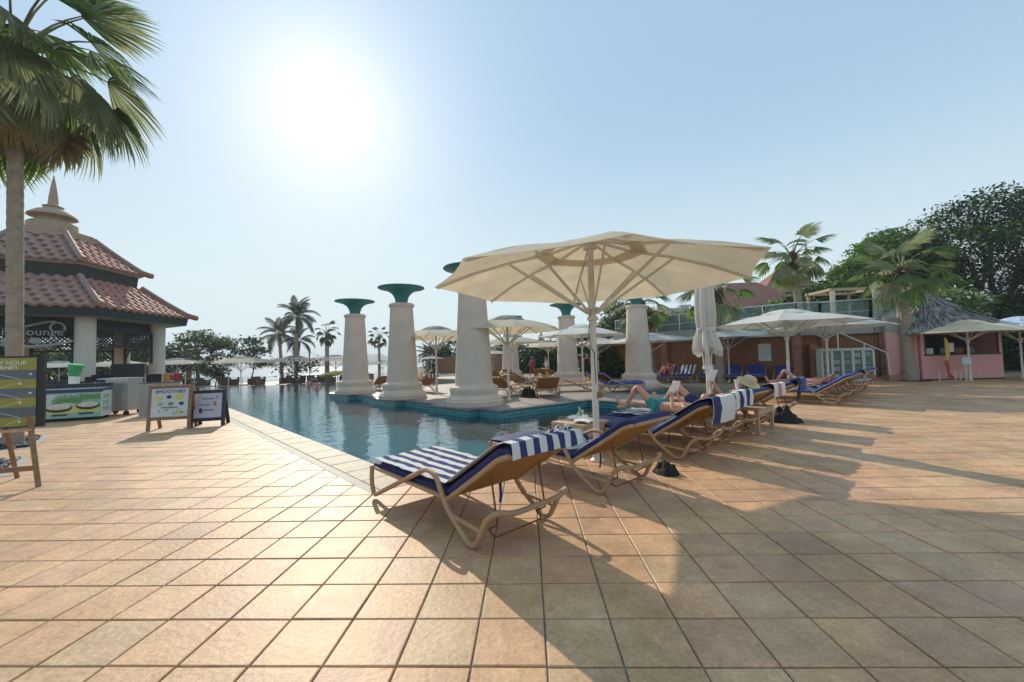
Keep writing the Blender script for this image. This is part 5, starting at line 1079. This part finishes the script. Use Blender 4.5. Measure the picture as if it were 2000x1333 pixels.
# ------------------------------------------------------------------ boards
def aframe(nm, lab, loc, rz, w_, h_, post, pw, board_z0, board_mt):
    r_ = thing(nm, lab, 'sign board', loc, rz); lean = .11
    for s_ in (-1, 1): m = MB().use(post); m.beam((s_ * w_ / 2, 0, 0), (s_ * w_ / 2, lean * 1.2, h_), pw, pw * .8); part('front_leg', m, r_)
    for s_ in (-1, 1): m = MB().use(post); m.beam((s_ * w_ / 2 - s_ * .03, .55, 0), (s_ * w_ / 2 - s_ * .03, lean * 1.2 + .04, h_ - .02), pw, pw * .6); part('rear_leg', m, r_)
    m = MB().use(post); f_ = lambda z: lean * 1.2 * z / h_
    m.beam((-w_ / 2, f_(h_) - .0, h_ - .03), (w_ / 2, f_(h_), h_ - .03), pw * .7, pw); part('rail', m, r_); m = MB().use(post); m.beam((-w_ / 2, f_(board_z0), board_z0), (w_ / 2, f_(board_z0), board_z0), pw * .7, pw); part('rail', m, r_)
    m = MB().use(post); zc = (h_ + board_z0) / 2; m.box((0, f_(zc) + .55 * .5 * .0 + .06, zc), (w_ - pw, .02, h_ - board_z0 - .06)); part('back_panel', m, r_)
    m = MB().use(board_mt); a_, b_ = f_(board_z0 + .04), f_(h_ - .07); x_ = w_ / 2 - pw / 2 - .0
    m.add([(-x_, a_ - .02, board_z0 + .05), (x_, a_ - .02, board_z0 + .05), (x_, b_ - .02, h_ - .08), (-x_, b_ - .02, h_ - .08), (-x_, a_ + .03, board_z0 + .05), (x_, a_ + .03, board_z0 + .05), (x_, b_ + .03, h_ - .08), (-x_, b_ + .03, h_ - .08)], [(0, 1, 2, 3), (7, 6, 5, 4), (1, 0, 4, 5), (3, 2, 6, 7), (0, 3, 7, 4), (2, 1, 5, 6)]); part('board', m, r_)
    return r_, lambda x, z: (x, f_(z) - .028, z)
A1, p_ = aframe('a_frame_sign', 'wooden A frame board printed SMOOTHIES with drawn fruit', (-9.40, 10.45, 0), .34, .88, 1.16, 'wood', .07, .30, 'signwhite')
text('SMOOTHIES', .125, 'ink', A1, p_(-.33, .96), (PI / 2 - .11, 0, 0), .002)
for nm, q in (('fruit_print', [('inky', -.24, .83, .085), ('ink', -.02, .86, .06), ('inky', .2, .86, .1), ('signgrey', -.2, .68, .06), ('inkg', .02, .68, .06), ('ink', .26, .68, .06), ('inky', .2, .47, .075), ('inkg', -.22, .50, .022), ('inkg', .1, .42, .025), ('ink', -.06, .52, .022), ('inkg', .28, .45, .03)]),):
    for mt_, x, z, r_ in q: m = MB().use(mt_); c = p_(x, z); m.ball(c, r_, 12, 6, (1, .05, .8)); part(nm, m, A1, True)
text('REFRESHMENTS', .052, 'ink', A1, p_(-.18, .57), (PI / 2 - .11, 0, 0), .002)
A2, p_ = aframe('a_frame_sign', 'black A frame drinks board at the water edge', (-8.82, 11.02, 0), .36, .74, .97, 'blackpaint', .085, .18, 'lilac')
for x, z, r_, mt_ in ((-.19, .79, .05, 'inky'), (.2, .78, .04, 'signgrey'), (.16, .6, .06, 'orange'), (-.16, .42, .06, 'ink'), (.18, .35, .04, 'inky')): m = MB().use(mt_); m.ball(p_(x, z), r_, 10, 6, (.7, .05, 1.3)); part('drink_print', m, A2, True)
for k_, (x, z) in enumerate(((-.12, .74), (-.2, .58), (-.1, .44))): m = MB().use('ink'); c = p_(x, z); m.box((x + .12, c[1], z), (.26, .004, .02)); part('menu_line', m, A2)
# big easel
er = .40; E0 = Vector((-7.02, 5.75, 0))
ez_ = thing('easel', 'brown wooden easel carrying the happy hour board', 'easel', E0, er)
m = MB().use('wood'); m.beam((.05, -.2, 0), (-.16, -.03, 1.0), .05, .035); part('leg', m, ez_)
m = MB().use('wood'); m.beam((-1.29, -.2, 0), (-1.08, -.03, 1.0), .05, .035); part('leg', m, ez_)
m = MB().use('wood'); m.beam((-.62, .6, 0), (-.62, .1, 1.6), .045, .03); part('rear_leg', m, ez_)
m = MB().use('wood'); m.box((-.62, -.15, .26), (1.22, .03, .07)); part('crossbar', m, ez_)
m = MB().use('palewood'); m.box((-.66, -.08, .79), (1.12, .13, .035)); part('ledge', m, ez_)
hb = thing('menu_board', 'black framed menu board lettered HAPPY HOUR JOURNEY in olive and slate bands', 'menu board', E0 + Vector((-.62 * math.cos(er), -.62 * math.sin(er), .82)), er)
m = MB().use('blackpaint'); m.box((-.02, .0, .51), (1.26, .05, 1.02)); part('frame', m, hb)
for k_ in range(7):
    z0_ = [.02, .15, .29, .425, .56, .69, .82][k_]; z1_ = [.15, .29, .425, .56, .69, .82, .995][k_]; m = MB().use('olive' if k_ % 2 == 0 else 'slate'); m.box((-.03, -.03, (z0_ + z1_) / 2), (1.12, .012, z1_ - z0_ - .001)); part('band', m, hb)
m = MB().use('lines'); m.tube([(.235 + .13 * math.sin(t * PI * 2 / .27 - .2), -.038, .05 + t) for t in np.linspace(0, .78, 60)], .003, 4); part('path_line', m, hb)
m = MB().use('lines')
for q in range(6): m.ball((.235 + (.13 if q % 2 == 0 else -.13), -.038, .085 + q * .135), .016, 6, 4, (1, .3, 1)); 
for q in (0, 1): m.ball((.47, -.038, .76 - .27 * q), .014, 6, 4, (1.4, .3, 1))
part('path_marks', m, hb)
text('HAPPY HOUR', .078, 'lines', hb, (.43, -.037, .90), (PI / 2, 0, 0), .002, 'RIGHT'); text('JOURNEY', .078, 'lines', hb, (.34, -.037, .832), (PI / 2, 0, 0), .002, 'RIGHT')
# rock beds round the palm and by the easel
for i, (x, y, w_, l_, lab) in enumerate([(*W(14.65, -2.25), 2.1, 1.3, 'square bed of slate pebbles around the tall left palm'), (*W(11.1, -2.1), 1.7, 1.2, 'bed of pale and dark pebbles under the easel')]):
    bd = thing('pebble_bed', lab, 'planter', (x, y, 0), 3 * PI / 4)
    m = MB().use('bed'); a_, b_ = w_ / 2, l_ / 2; m.box((0, 0, -.005), (w_ + .24, l_ + .24, .02)); part('rim', m, bd); m = MB().use('rubber'); m.box((0, 0, .004), (w_, l_, .008)); part('liner', m, bd)
    m = MB(); r = random.Random(i)
    for q in range(330): m.use('rock' if r.random() < (.93 if i == 0 else .6) else 'bed'); m.ball((r.uniform(-a_, a_), r.uniform(-b_, b_), .03), r.uniform(.03, .075), 6, 4, (1, 1, .6))
    o = part('pebbles', m, bd, True); o['kind'] = 'stuff'
# festoon lights on the big palm
fs = thing('festoon_lights', 'string of white bulbs tied round the tall left palm', 'string lights', (-11.75, 8.5, 0))
m = MB().use('rope'); cat_ = [(-1.2, 0, 4.55), (-.5, 0, 4.2), (-.1, -.1, 3.98), (.25, -.05, 3.93)]; m.tube(cat_, .012, 5); m.tube([(.25, -.05, 3.93), (.3, .1, 3.95)], .012, 5); part('cable', m, fs)
for x, z in ((-.42, 3.98), (-.45, 3.84), (-.2, 3.78), (-.02, 3.72), (.1, 3.70)): m = MB().use('bulb'); m.ball((x, -.12, z), .05, 10, 7); part('bulb', m, fs, True)
m = MB().use('rope'); m.tube([(-.42, -.1, 4.1), (-.42, -.12, 4.02)], .01, 4); m.tube([(-.2, -.1, 3.98), (-.2, -.12, 3.82)], .01, 4); m.tube([(-.0, -.1, 3.95), (0, -.12, 3.76)], .01, 4); part('socket', m, fs)

# ------------------------------------------------------------------ beach terrace things
for x, y, h_, lab in ((-21.7, 40.2, 3.6, 'tall thin lamp post over the infinity edge near the swimmers'), (-30.6, 41, 3.2, 'thin lamp post left of the beach parasols'), (-19.4, 44, 3.1, 'short thin post beside the furthest front column'), (-34.2, 41, 2.6, 'thin post under the broad tree')):
    m = MB().use('blackpaint' if x == -21.7 else 'rail'); m.tube([(0, 0, 0), (0, 0, h_)], .045, 8); thing('lamp_post', lab, 'post', (x, y, -.75), 0, None, m)
m = MB().use('rope'); 
for a, c in (((-34.2, 41, 2.1), (-30.6, 41, 2.4)), ((-30.6, 41, 2.4), (-21.7, 40.2, 2.85)), ((-21.7, 40.2, 2.85), (-19.4, 44, 2.3))):
    a, c = Vector(a), Vector(c); m.tube([a.lerp(c, t / 8) + Vector((0, 0, -.35 * math.sin(PI * t / 8))) for t in range(9)], .012, 4)
thing('festoon_cable', 'festoon cable strung between the thin posts on the beach', 'cable', (0, 0, 0), 0, None, m)
fence = thing('beach_railing', 'low railing along the beach behind the parasols', 'railing', (0, 0, 0))
A_, B_ = Vector((-48, 47, -.75)), Vector((-15, 52, -.75)); m = MB().use('rail'); m.beam(A_ + Vector((0, 0, 1.0)), B_ + Vector((0, 0, 1.0)), .05); m.beam(A_ + Vector((0, 0, .6)), B_ + Vector((0, 0, .6)), .03); part('rail', m, fence)
for k_ in range(16): m = MB().use('rail'); p = A_.lerp(B_, k_ / 15); m.beam(p, p + Vector((0, 0, 1.0)), .05); part('post', m, fence)
def armchair():
    r_ = thing('armchair', '', 'armchair', (0, 0, 0), 0, 'rattan armchairs along the beach terrace')
    m = MB().use('rattan'); m.box((0, 0, .22), (.8, .75, .38)); m.box((0, .36, .62), (.8, .12, .5)); m.box((-.38, 0, .5), (.1, .7, .3)); m.box((.38, 0, .5), (.1, .7, .3)); part('frame', m, r_); m = MB().use('cushion'); m.box((0, -.02, .46), (.62, .6, .12)); part('cushion', m, r_); return r_
ch0 = armchair(); r = random.Random(3)
spots = ['far left chair behind the signs', 'second chair from the left', 'chair under the broad tree', 'chair right of the broad tree', 'chair by the lone shrub', 'chair left of the first right parasol post', 'chair at the first right parasol post', 'chair just past the first right parasol post', 'chair left of the coconut palms', 'chair at the palm feet', 'chair right of the palm feet', 'chair left of the swimmers', 'chair behind the swimmers', 'chair near the fan palm foot', 'chair close to the furthest column', 'chair left of the thin dark post', 'chair between palm trunks', 'chair at the end of the terrace']
for i, t in enumerate(spots):
    u = i / (len(spots) - 1); o = ch0 if i == 0 else copy_thing(ch0, (0, 0, 0)); o.location = (-37.5 + 20.0 * u + r.uniform(-.3, .3), 43.3 + r.uniform(-.9, .9) + (.8 if i % 3 == 0 else 0), -.75 + .35); o.rotation_euler = (0, 0, r.uniform(0, 6.3)); o['label'] = 'dark rattan beach armchair, ' + t
m = MB().use('palewood'); m.box((0, 0, .3), (1.0, 6.0, .6)); 
plat = MB().use('far_paving'); plat.box((-27.5, 43.3, -.58), (24, 4.2, .35)); struct('terrace_platform', plat)
m = MB().use('rattan'); m.box((0, 0, .3), (1.6, .8, .6)); m.use('cushion').box((0, 0, .64), (1.5, .7, .1)); thing('daybed', 'low brown daybed behind the black framed board', 'daybed', (-25.5, 26.8, 0), .4, None, m)
m = MB().use('rattan'); m.box((0, 0, .28), (1.4, .8, .5)); m.box((0, .35, .6), (1.4, .12, .4)); thing('sofa', 'brown sofa left of the daybed behind the boards', 'sofa', (-27.8, 26.6, 0), .4, None, m)
ky = thing('kayak', 'upturned yellow kayak on a rack by the far pool edge', 'kayak', (-21.0, 43.4, .55), .3)
m = MB().use('yellow'); m.lathe([(.02, -1.4), (.16, -1.0), (.26, -.4), (.28, 0), (.26, .4), (.16, 1.0), (.02, 1.4)], 12); k_ = m.mesh('hull', True); k_.transform(Matrix.Rotation(PI / 2 - .15, 4, 'Y')); link('hull', k_, ky)
m = MB().use('wood'); m.beam((-.6, 0, -.95), (-.6, 0, -.1), .06); m.beam((.6, 0, -.95), (.6, 0, -.1), .06); part('rack', m, ky)

# ------------------------------------------------------------------ right side: wall, terrace, stair, kiosk, house
def pt(x, y, z=0): return Vector((x, y, z))
Wp = [pt(17.2, 23.7), pt(15.2, 23.3), (pt(*W(5.8, 27.2))), pt(*W(17.5, 27.2))]
Wp = [pt(18.9, 22.6), pt(16.4, 23.6), pt(15.05, 23.45), pt(*W(17.5, 27.2))]
rw = thing('retaining_wall', 'long brown reed clad wall under the upper terrace', 'wall')
for a, c in zip(Wp, Wp[1:]):
    L_ = (c - a).length; n_ = max(1, round(L_ / 1.9)); ex = (c - a).normalized(); nn = Vector((ex.y, -ex.x, 0)); nn = nn if nn.dot(-a) > 0 else -nn
    m = MB().use('brick'); m.beam(a - nn * .2 + pt(0, 0, 1.25), c - nn * .2 + pt(0, 0, 1.25), .36, 2.5); part('wall_core', m, rw)
    for k_ in range(n_):
        p, q = a.lerp(c, k_ / n_) + ex * .03, a.lerp(c, (k_ + 1) / n_) - ex * .03; m = MB().use('reed'); hh = 2.40 + rnd.uniform(-.03, .03)
        pts_ = int((q - p).length / .09)
        for z_ in (0,):
            for i in range(pts_): w_ = p.lerp(q, (i + .5) / pts_) + nn * (.02 + rnd.uniform(0, .02)); m.beam(w_ + pt(0, 0, .03), w_ + pt(0, 0, hh), .084, .05, up=tuple(nn))
        part('reed_panel', m, rw)
    for k_ in range(0, n_, 2):
        p = a.lerp(c, k_ / n_) + nn * .1; m = MB().use('brick'); m.box((p.x, p.y, 1.24), (.42, .42, 2.46), math.atan2(ex.y, ex.x)); part('pier', m, rw)
tf = thing('terrace_fascia', 'grey rendered terrace edge above the reed wall', 'terrace edge')
Tp = [pt(19.6, 22.4), pt(18.5, 22.7), pt(16.4, 23.55), pt(15.0, 23.35), pt(*W(17.5, 27.05))]
m = MB().use('render')
for a, c in zip(Tp, Tp[1:]):
    m.beam(a + pt(0, 0, 2.88), c + pt(0, 0, 2.88), .5, .76)
part('edge_beam', m, tf)
m = MB().use('render'); m.prism([(19.6, 22.6), (16.4, 23.8), (15.0, 23.6), W(17.5, 27.25), (40, 60), (70, 40)], 3.0, 3.2, bottom=True); struct('upper_terrace', m)
bl = thing('glass_balustrade', 'steel and glass balustrade along the terrace edge', 'balustrade')
for a, c in zip(Tp, Tp[1:]):
    L_ = (c - a).length; n_ = max(1, round(L_ / 1.6))
    if L_ < .3: continue
    m = MB().use('rail'); m.tube([a + pt(0, 0, 4.34), c + pt(0, 0, 4.34)], .035, 8); m.tube([a + pt(0, 0, 3.72), c + pt(0, 0, 3.72)], .018, 6); part('handrail', m, bl)
    for k_ in range(n_ + 1): p = a.lerp(c, k_ / n_); m = MB().use('rail'); m.beam(p + pt(0, 0, 3.25), p + pt(0, 0, 4.33), .05); part('baluster', m, bl)
    for k_ in range(n_):
        p, q = a.lerp(c, (k_ + .05) / n_), a.lerp(c, (k_ + .95) / n_); m = MB().use('glass'); m.beam(p + pt(0, 0, 3.8), q + pt(0, 0, 3.8), .012, .96); part('glass_panel', m, bl)
# stair with handrail
stt = thing('stair', 'stone stair running down behind the white display cabinet', 'stair')
sa, sb = pt(15.6, 22.9, 2.0), pt(18.35, 21.95, 0)
for k_ in range(13): u = k_ / 12; p = sa.lerp(sb, u); m = MB().use('brick'); m.box((p.x, p.y + .3, max(.08, p.z) / 2), (.30, .9, max(.16, p.z)), -.33); part('step', m, stt)
hr = thing('stair_handrail', 'pale sloping handrail of the stair above the cabinet', 'handrail')
m = MB().use('rail'); m.tube(fillet([(16.55, 22.55, 2.62), (18.38, 21.75, 1.42), (18.45, 21.72, .1)], .12, 4), .035, 8); m.tube([(16.5, 22.5, 2.62), (14.6, 22.9, 2.9)], .03, 6); part('rail', m, hr, True)
for x, y, z in ((16.55, 22.55, 2.62), (17.55, 22.1, 1.95)): m = MB().use('rail'); m.beam((x, y, .8), (x, y, z), .05); part('post', m, hr)
m = MB().use('brick'); m.box((18.6, 21.75, .14), (.8, .5, .28)); thing('stone_step', 'low brown stone block at the foot of the stair', 'step', (0, 0, 0), 0, None, m)
# display cabinet
dc = thing('display_cabinet', 'white framed cabinet with five glass doors full of papers', 'cabinet', (17.95, 22.05, 0), PI - .05)
m = MB().use('void'); m.box((1.28, -.35, .86), (2.5, .04, 1.6)); part('back_panel', m, dc)
m = MB().use('cooler'); m.box((1.28, -.17, 1.70), (2.6, .4, .05)); m.box((1.28, -.17, .03), (2.6, .4, .06)); m.box((-.01, -.17, .86), (.05, .4, 1.66)); m.box((2.57, -.17, .86), (.05, .4, 1.66)); part('carcass', m, dc)
for k_ in range(5):
    x0 = .03 + k_ * .51; dr = link('door', None, dc); m = MB().use('cooler')
    for q in ((x0 + .03, .05), (x0 + .47, .05)): m.box((q[0], .045, .86), (q[1], .04, 1.6))
    m.box((x0 + .25, .045, 1.63), (.5, .04, .06)); m.box((x0 + .25, .045, .09), (.5, .04, .06)); part('frame', m, dr)
    m = MB().use('glass'); m.box((x0 + .25, .035, .86), (.4, .008, 1.5)); part('pane', m, dr)
    for j_ in range(4): m = MB().use(rnd.choice(['paper', 'lilac', 'signwhite', 'paper', 'inkg', 'slate'])); m.box((x0 + .25, -.05, .3 + j_ * .36), (.36, .02, .2)); part('paper_stack', m, dc); 
    for j_ in range(4): m = MB().use('cooler'); m.box((x0 + .25, -.17, .18 + j_ * .36), (.44, .3, .02)); part('shelf', m, dc)
m = MB().use('signwhite'); m.box((0, 0, 0), (.62, .03, .95)); o = thing('notice_board', 'pale rectangular notice board fixed to the reed wall', 'notice board', (13.05, 23.15, 1.62), -.62, None, m); o.rotation_euler = (0, 0, 2.35 - PI)
# cabana
cb = thing('cabana', 'timber cabana frame with tied white curtains on the terrace', 'cabana', (19.75, 27.2, 3.2))
for x in (0, 2.75):
    for y in (0, 2.2): m = MB().use('palewood'); m.box((x, y, 1.15), (.14, .14, 2.3)); part('post', m, cb)
m = MB().use('palewood'); m.box((1.4, 0, 2.36), (3.1, .16, .18)); m.box((1.4, 2.2, 2.36), (3.1, .16, .18)); m.box((0, 1.1, 2.36), (.16, 2.2, .16)); m.box((2.75, 1.1, 2.36), (.16, 2.2, .16)); part('beam', m, cb)
for x in (.0, 2.6, 2.95):
    m = MB().use('fabric_white'); m.grid(lambda u, v, x=x: (x + (.10 + .07 * abs(u - .45)) * math.cos(2 * PI * v) * (1 + .2 * math.sin(12 * PI * v)), -.12 + (.08 + .06 * abs(u - .45)) * math.sin(2 * PI * v), 2.25 - 2.2 * u), 8, 30); part('curtain', m, cb, True)
# pink wall + kiosk
m = MB().use('pink'); m.beam((18.6, 22.1, 1.25), (19.9, 21.6, 1.25), .3, 2.5); thing('pink_wall', 'plain pink rendered wall left of the kiosk behind the leaning palm', 'wall', (0, 0, 0), 0, None, m)
m = MB().use('render'); m.beam((18.6, 22.08, 2.86), (19.75, 21.65, 2.86), .34, .7); part('wall_cap', m, tf)
kk = thing('kiosk', 'pink kiosk with a long dark serving hatch and grey thatched roof', 'kiosk', (19.7, 21.35, 0))
m = MB().use('pink'); m.box((1.95, .06, .62), (3.9, .12, 1.24)); m.box((.09, .06, 1.85), (.18, .12, 1.22)); m.box((3.81, .06, 1.85), (.18, .12, 1.22)); m.box((1.95, .06, 2.5), (3.9, .12, .12)); m.box((.06, 1.9, 1.27), (.12, 3.6, 2.54)); m.box((3.84, 1.9, 1.27), (.12, 3.6, 2.54)); m.box((1.95, 3.6, 1.27), (3.9, .12, 2.54)); part('wall', m, kk)
m = MB().use('blackpaint'); m.box((1.95, -.03, 1.26), (3.66, .10, .05)); m.box((.2, -.01, 1.85), (.05, .05, 1.2)); m.box((3.7, -.01, 1.85), (.05, .05, 1.2)); m.box((1.95, -.01, 2.42), (3.56, .05, .05)); part('hatch_frame', m, kk)
m = MB().use('void'); m.box((1.95, 1.4, 1.5), (3.5, .05, 2.2)); part('interior', m, kk)
for x, w_, mt_ in ((.5, .3, 'glassdk'), (1.1, .4, 'steel'), (1.9, .5, 'slate'), (2.6, .4, 'wood'), (3.2, .35, 'steel')): m = MB().use(mt_); m.box((x, .9, 1.45), (w_, .3, .3)); part('hatch_goods', m, kk)
m = MB().use('rubber'); m.box((1.95, -.02, .03), (3.9, .06, .06)); part('skirting', m, kk)
m = MB().use('thatch'); ap = Vector((2.05, 1.9, 4.72)); ev = [(-.75, -.5), (4.6, -.5), (4.6, 4.2), (-.75, 4.2)]
def thf(k_):
    a, c = Vector((*ev[k_], 2.42)), Vector((*ev[(k_ + 1) % 4], 2.42))
    def fn(u, v):
        p = a.lerp(c, v); w_ = ap.lerp(p, u); rag = .10 * noise.noise(Vector((v * 40, k_, 0))) if u > .97 else 0
        w_.z += .05 * noise.noise(Vector((v * 30 * u, u * 3, k_))) * u - .12 * math.sin(PI * u) + rag; return w_
    return fn
for k_ in range(4): m.grid(thf(k_), 16, 70, thick=.12)
part('thatch_roof', m, kk)
m = MB().use('strandm'); r = random.Random(8)
for q in range(2600):
    k_ = r.choice((0, 0, 3, 1)); f_ = thf(k_); u, v = r.uniform(.02, .9), r.random(); a, c = f_(u, v), f_(min(1.03, u + r.uniform(.08, .16)), v + r.uniform(-.01, .01)); a.z += .03; c.z += .05; m.use(r.choice(('strandm', 'thatch', 'void'))); m.beam(a, c, .017, .012)
o = part('thatch_strands', m, kk); o['kind'] = 'stuff'
for k_ in range(4): pass
# things before the kiosk
m = MB().use('rail'); m.tube([(0, 0, 0), (0, 0, .8)], .03, 8); m.use('signwhite').box((0, -.04, .95), (.42, .1, .34)); thing('meter_box', 'white box on a thin stand before the kiosk', 'box', (21.0, 20.6, 0), 0, None, m)
m = MB().use('paper'); m.box((0, 0, 0), (.42, .02, .45)); thing('price_list', 'cream price sheet taped in the kiosk hatch', 'notice', (20.95, 21.22, 1.62), 0, None, m)
pb = thing('paddle_board', 'narrow yellow and red paddle board stood on end before the kiosk', 'paddle board', (20.3, 20.75, 0)); 
m = MB().use('yellow'); m.grid(lambda u, v: ((.11 * math.sin(PI * (.08 + .8 * u))) * math.cos(2 * PI * v) + .10 * math.sin(PI * u), .04 * math.sin(2 * PI * v), .95 + 1.15 * u), 14, 12); part('board', m, pb, True)
m = MB().use('redp'); m.grid(lambda u, v: ((.05 + .05 * u) * math.cos(2 * PI * v) + .12 - .12 * u, .04 * math.sin(2 * PI * v), .1 + .9 * u), 8, 10); m.beam((.1, 0, .4), (.32, 0, .05), .04); part('tail', m, pb, True)
m = MB().use('rail')
for x in (-.25, .5, .75): m.tube([(x, 0, 0), (x, 0, .45)], .03, 6)
m.tube([(-.25, 0, .02), (.75, 0, .02)], .02, 6); thing('board_stand', 'low white stand with short prongs in front of the kiosk wall', 'stand', (20.3, 20.9, 0), 0, None, m)
m = MB().use('rubber'); m.lathe([(.75, 0), (.75, .02), (.01, .03)], 24); thing('tree_grate', 'dark round grate at the foot of the leaning palm', 'grate', (19.2, 21.45, 0), 0, None, m)
# house and other far roofs
hs = thing('red_roofed_house', 'low house with red tiled hip roof and navy eaves behind the terrace', 'house', (20.3, 44.5, 3.2))
m = MB().use('cream'); m.box((1.0, 3.5, 1.5), (2.2, 6, 3.0)); part('wall', m, hs)
m = MB().use('glassdk'); m.box((5.2, 3.5, 1.35), (6.4, 5.6, 2.7)); part('window_wall', m, hs); m = MB().use('rail'); 
for k_ in range(5): m.box((2.1 + k_ * 1.55, .66, 1.35), (.1, .1, 2.7))
part('mullion', m, hs)
m = MB().use('navyeave'); m.box((4.6, 3.4, 3.05), (9.6, 7.2, .35)); part('eave', m, hs)
def hiproof(mt_, x0, x1, y0, y1, z0_, z1_, parent, nm='roof', ribs=True):
    m = MB().use(mt_); cy_ = (y0 + y1) / 2; hh = (y1 - y0) / 2; A = [(x0, y0), (x1, y0), (x1, y1), (x0, y1)]; rA, rB = Vector((x0 + hh, cy_, z1_)), Vector((x1 - hh, cy_, z1_))
    V = [Vector((*a, z0_)) for a in A] + [rA, rB]; m.add(V, [(0, 1, 5, 4), (1, 2, 5), (2, 3, 4, 5), (3, 0, 4)])
    nr = int((x1 - x0) / .3)
    for k_ in range(nr):
        x = x0 + (k_ + .5) * (x1 - x0) / nr; t = min(1, (x - x0) / hh, (x1 - x) / hh); m.beam((x, y0, z0_ + .04), (x, y0 + hh * t, z0_ + (z1_ - z0_) * t + .04), .15, .09)
    nr = int((y1 - y0) / .3)
    for k_ in range(nr):
        y = y0 + (k_ + .5) * (y1 - y0) / nr; t = min(1, (y - y0) / hh, (y1 - y) / hh); m.beam((x0, y, z0_ + .04), (x0 + hh * t, y, z0_ + (z1_ - z0_) * t + .04), .15, .09)
    part(nm, m, parent); m = MB().use('rooftile2'); m.tube([V[0], rA, rB, V[1]], .11, 6); m.tube([V[3], rA], .11, 6); part('ridge_cap', m, parent)
hiproof('rooftile2', -.6, 9.8, -.3, 7.0, 3.2, 6.4, hs)
def spirelet(lab, x, y, z, s_):
    m = MB().use('spire'); m.lathe([(a * s_, b_ * s_) for a, b_ in ((.5, 0), (.5, .3), (.35, .35), (.3, .5), (.5, .6), (.3, .85), (.12, 1.0), (.1, 1.4), (.02, 2.4))], 16); thing('roof_spire', lab, 'spire', (x, y, z), 0, None, m, True)
spirelet('small stone spire above the red roofed house', 26.6, 50, 9.0, 1.15); 
h2 = thing('far_villa', 'villa roof half hidden behind the slender palm crown', 'house', (33.5, 55, 3.2)); m = MB().use('cream'); m.box((2, 3, 3), (8, 6, 6)); part('wall', m, h2); hiproof('rooftile2', -2.6, 6.6, -.6, 6.6, 6.2, 9.4, h2)
spirelet('stone spire above the villa roof behind the slender palm', 37.7, 56, 13.0, 1.5); spirelet('tiny distant spire left of the large parasol post', 2.4, 70, 4.6, 1.2)
m = MB().use('town'); r = random.Random(4)
for k_ in range(22): w_, h_ = r.uniform(4, 9), r.uniform(3, 9); m.box((k_ * 5.2 + r.uniform(-1, 1), r.uniform(0, 8), 7 + h_ / 2), (w_, 6, h_ + 14))
thing('hotel_block', 'pale grey stepped hotel far behind the red roof', 'building', (60, 170, 3), -.1, None, m)
sw = thing('service_hut', 'small brown walled hut at the left end of the reed wall', 'hut', (6.6, 32.6, 0), -.2)
m = MB().use('brick'); m.box((.8, .8, 1.2), (1.9, 1.6, 2.4)); part('wall', m, sw); m = MB().use('render'); m.box((.8, .8, 2.5), (2.8, 2.4, .25)); part('roof', m, sw)
fw_ = thing('boundary_screen', 'dark brown screen wall across the far side of the pool', 'wall')
for k_ in range(16): m = MB().use('reed'); a = Vector((-13.0, 58.5, 0)).lerp(Vector((12.0, 50, 0)), k_ / 16); c = Vector((-13.0, 58.5, 0)).lerp(Vector((12.0, 50, 0)), (k_ + .97) / 16); m.beam(a + pt(0, 0, 1.1), c + pt(0, 0, 1.1), .1, 2.2); part('screen_panel', m, fw_)

# ------------------------------------------------------------------ air
hzm = bpy.data.materials.new('haze'); hzm.use_nodes = True; t = hzm.node_tree; t.nodes.clear()
ho = node(t, 'ShaderNodeOutputMaterial'); hv = node(t, 'ShaderNodeVolumePrincipled'); hv.inputs['Color'].default_value = (.86, .93, 1, 1); hv.inputs['Density'].default_value = .0007; hv.inputs['Anisotropy'].default_value = .2
t.links.new(hv.outputs[0], ho.inputs['Volume'])
HAZE = True
if HAZE:
    me = bpy.data.meshes.new('haze'); bm = bmesh.new(); bmesh.ops.create_cube(bm, size=1); bm.to_mesh(me); bm.free(); me.materials.append(hzm)
    o = link('haze', me, None, loc=(0, 1100, 21)); o.scale = (5600, 2800, 58); o['kind'] = 'stuff'

# ------------------------------------------------------------------ bake bodies and lettering to plain meshes
bpy.context.view_layer.update(); dg = bpy.context.evaluated_depsgraph_get()
for o, mt_ in BODIES:
    me = bpy.data.meshes.new_from_object(o.evaluated_get(dg)); me.materials.clear(); me.materials.append(MT[mt_]); me.polygons.foreach_set('use_smooth', [True] * len(me.polygons)); o['_'] = 1
    o.modifiers.clear(); o.data = me; del o['_']
for o, mt_, par, loc, rot, nm in TEXTS:
    me = bpy.data.meshes.new_from_object(o.evaluated_get(dg)); me.materials.clear(); me.materials.append(MT[mt_]); q = link(nm, me, par, loc=loc, rot=rot); bpy.data.objects.remove(o)
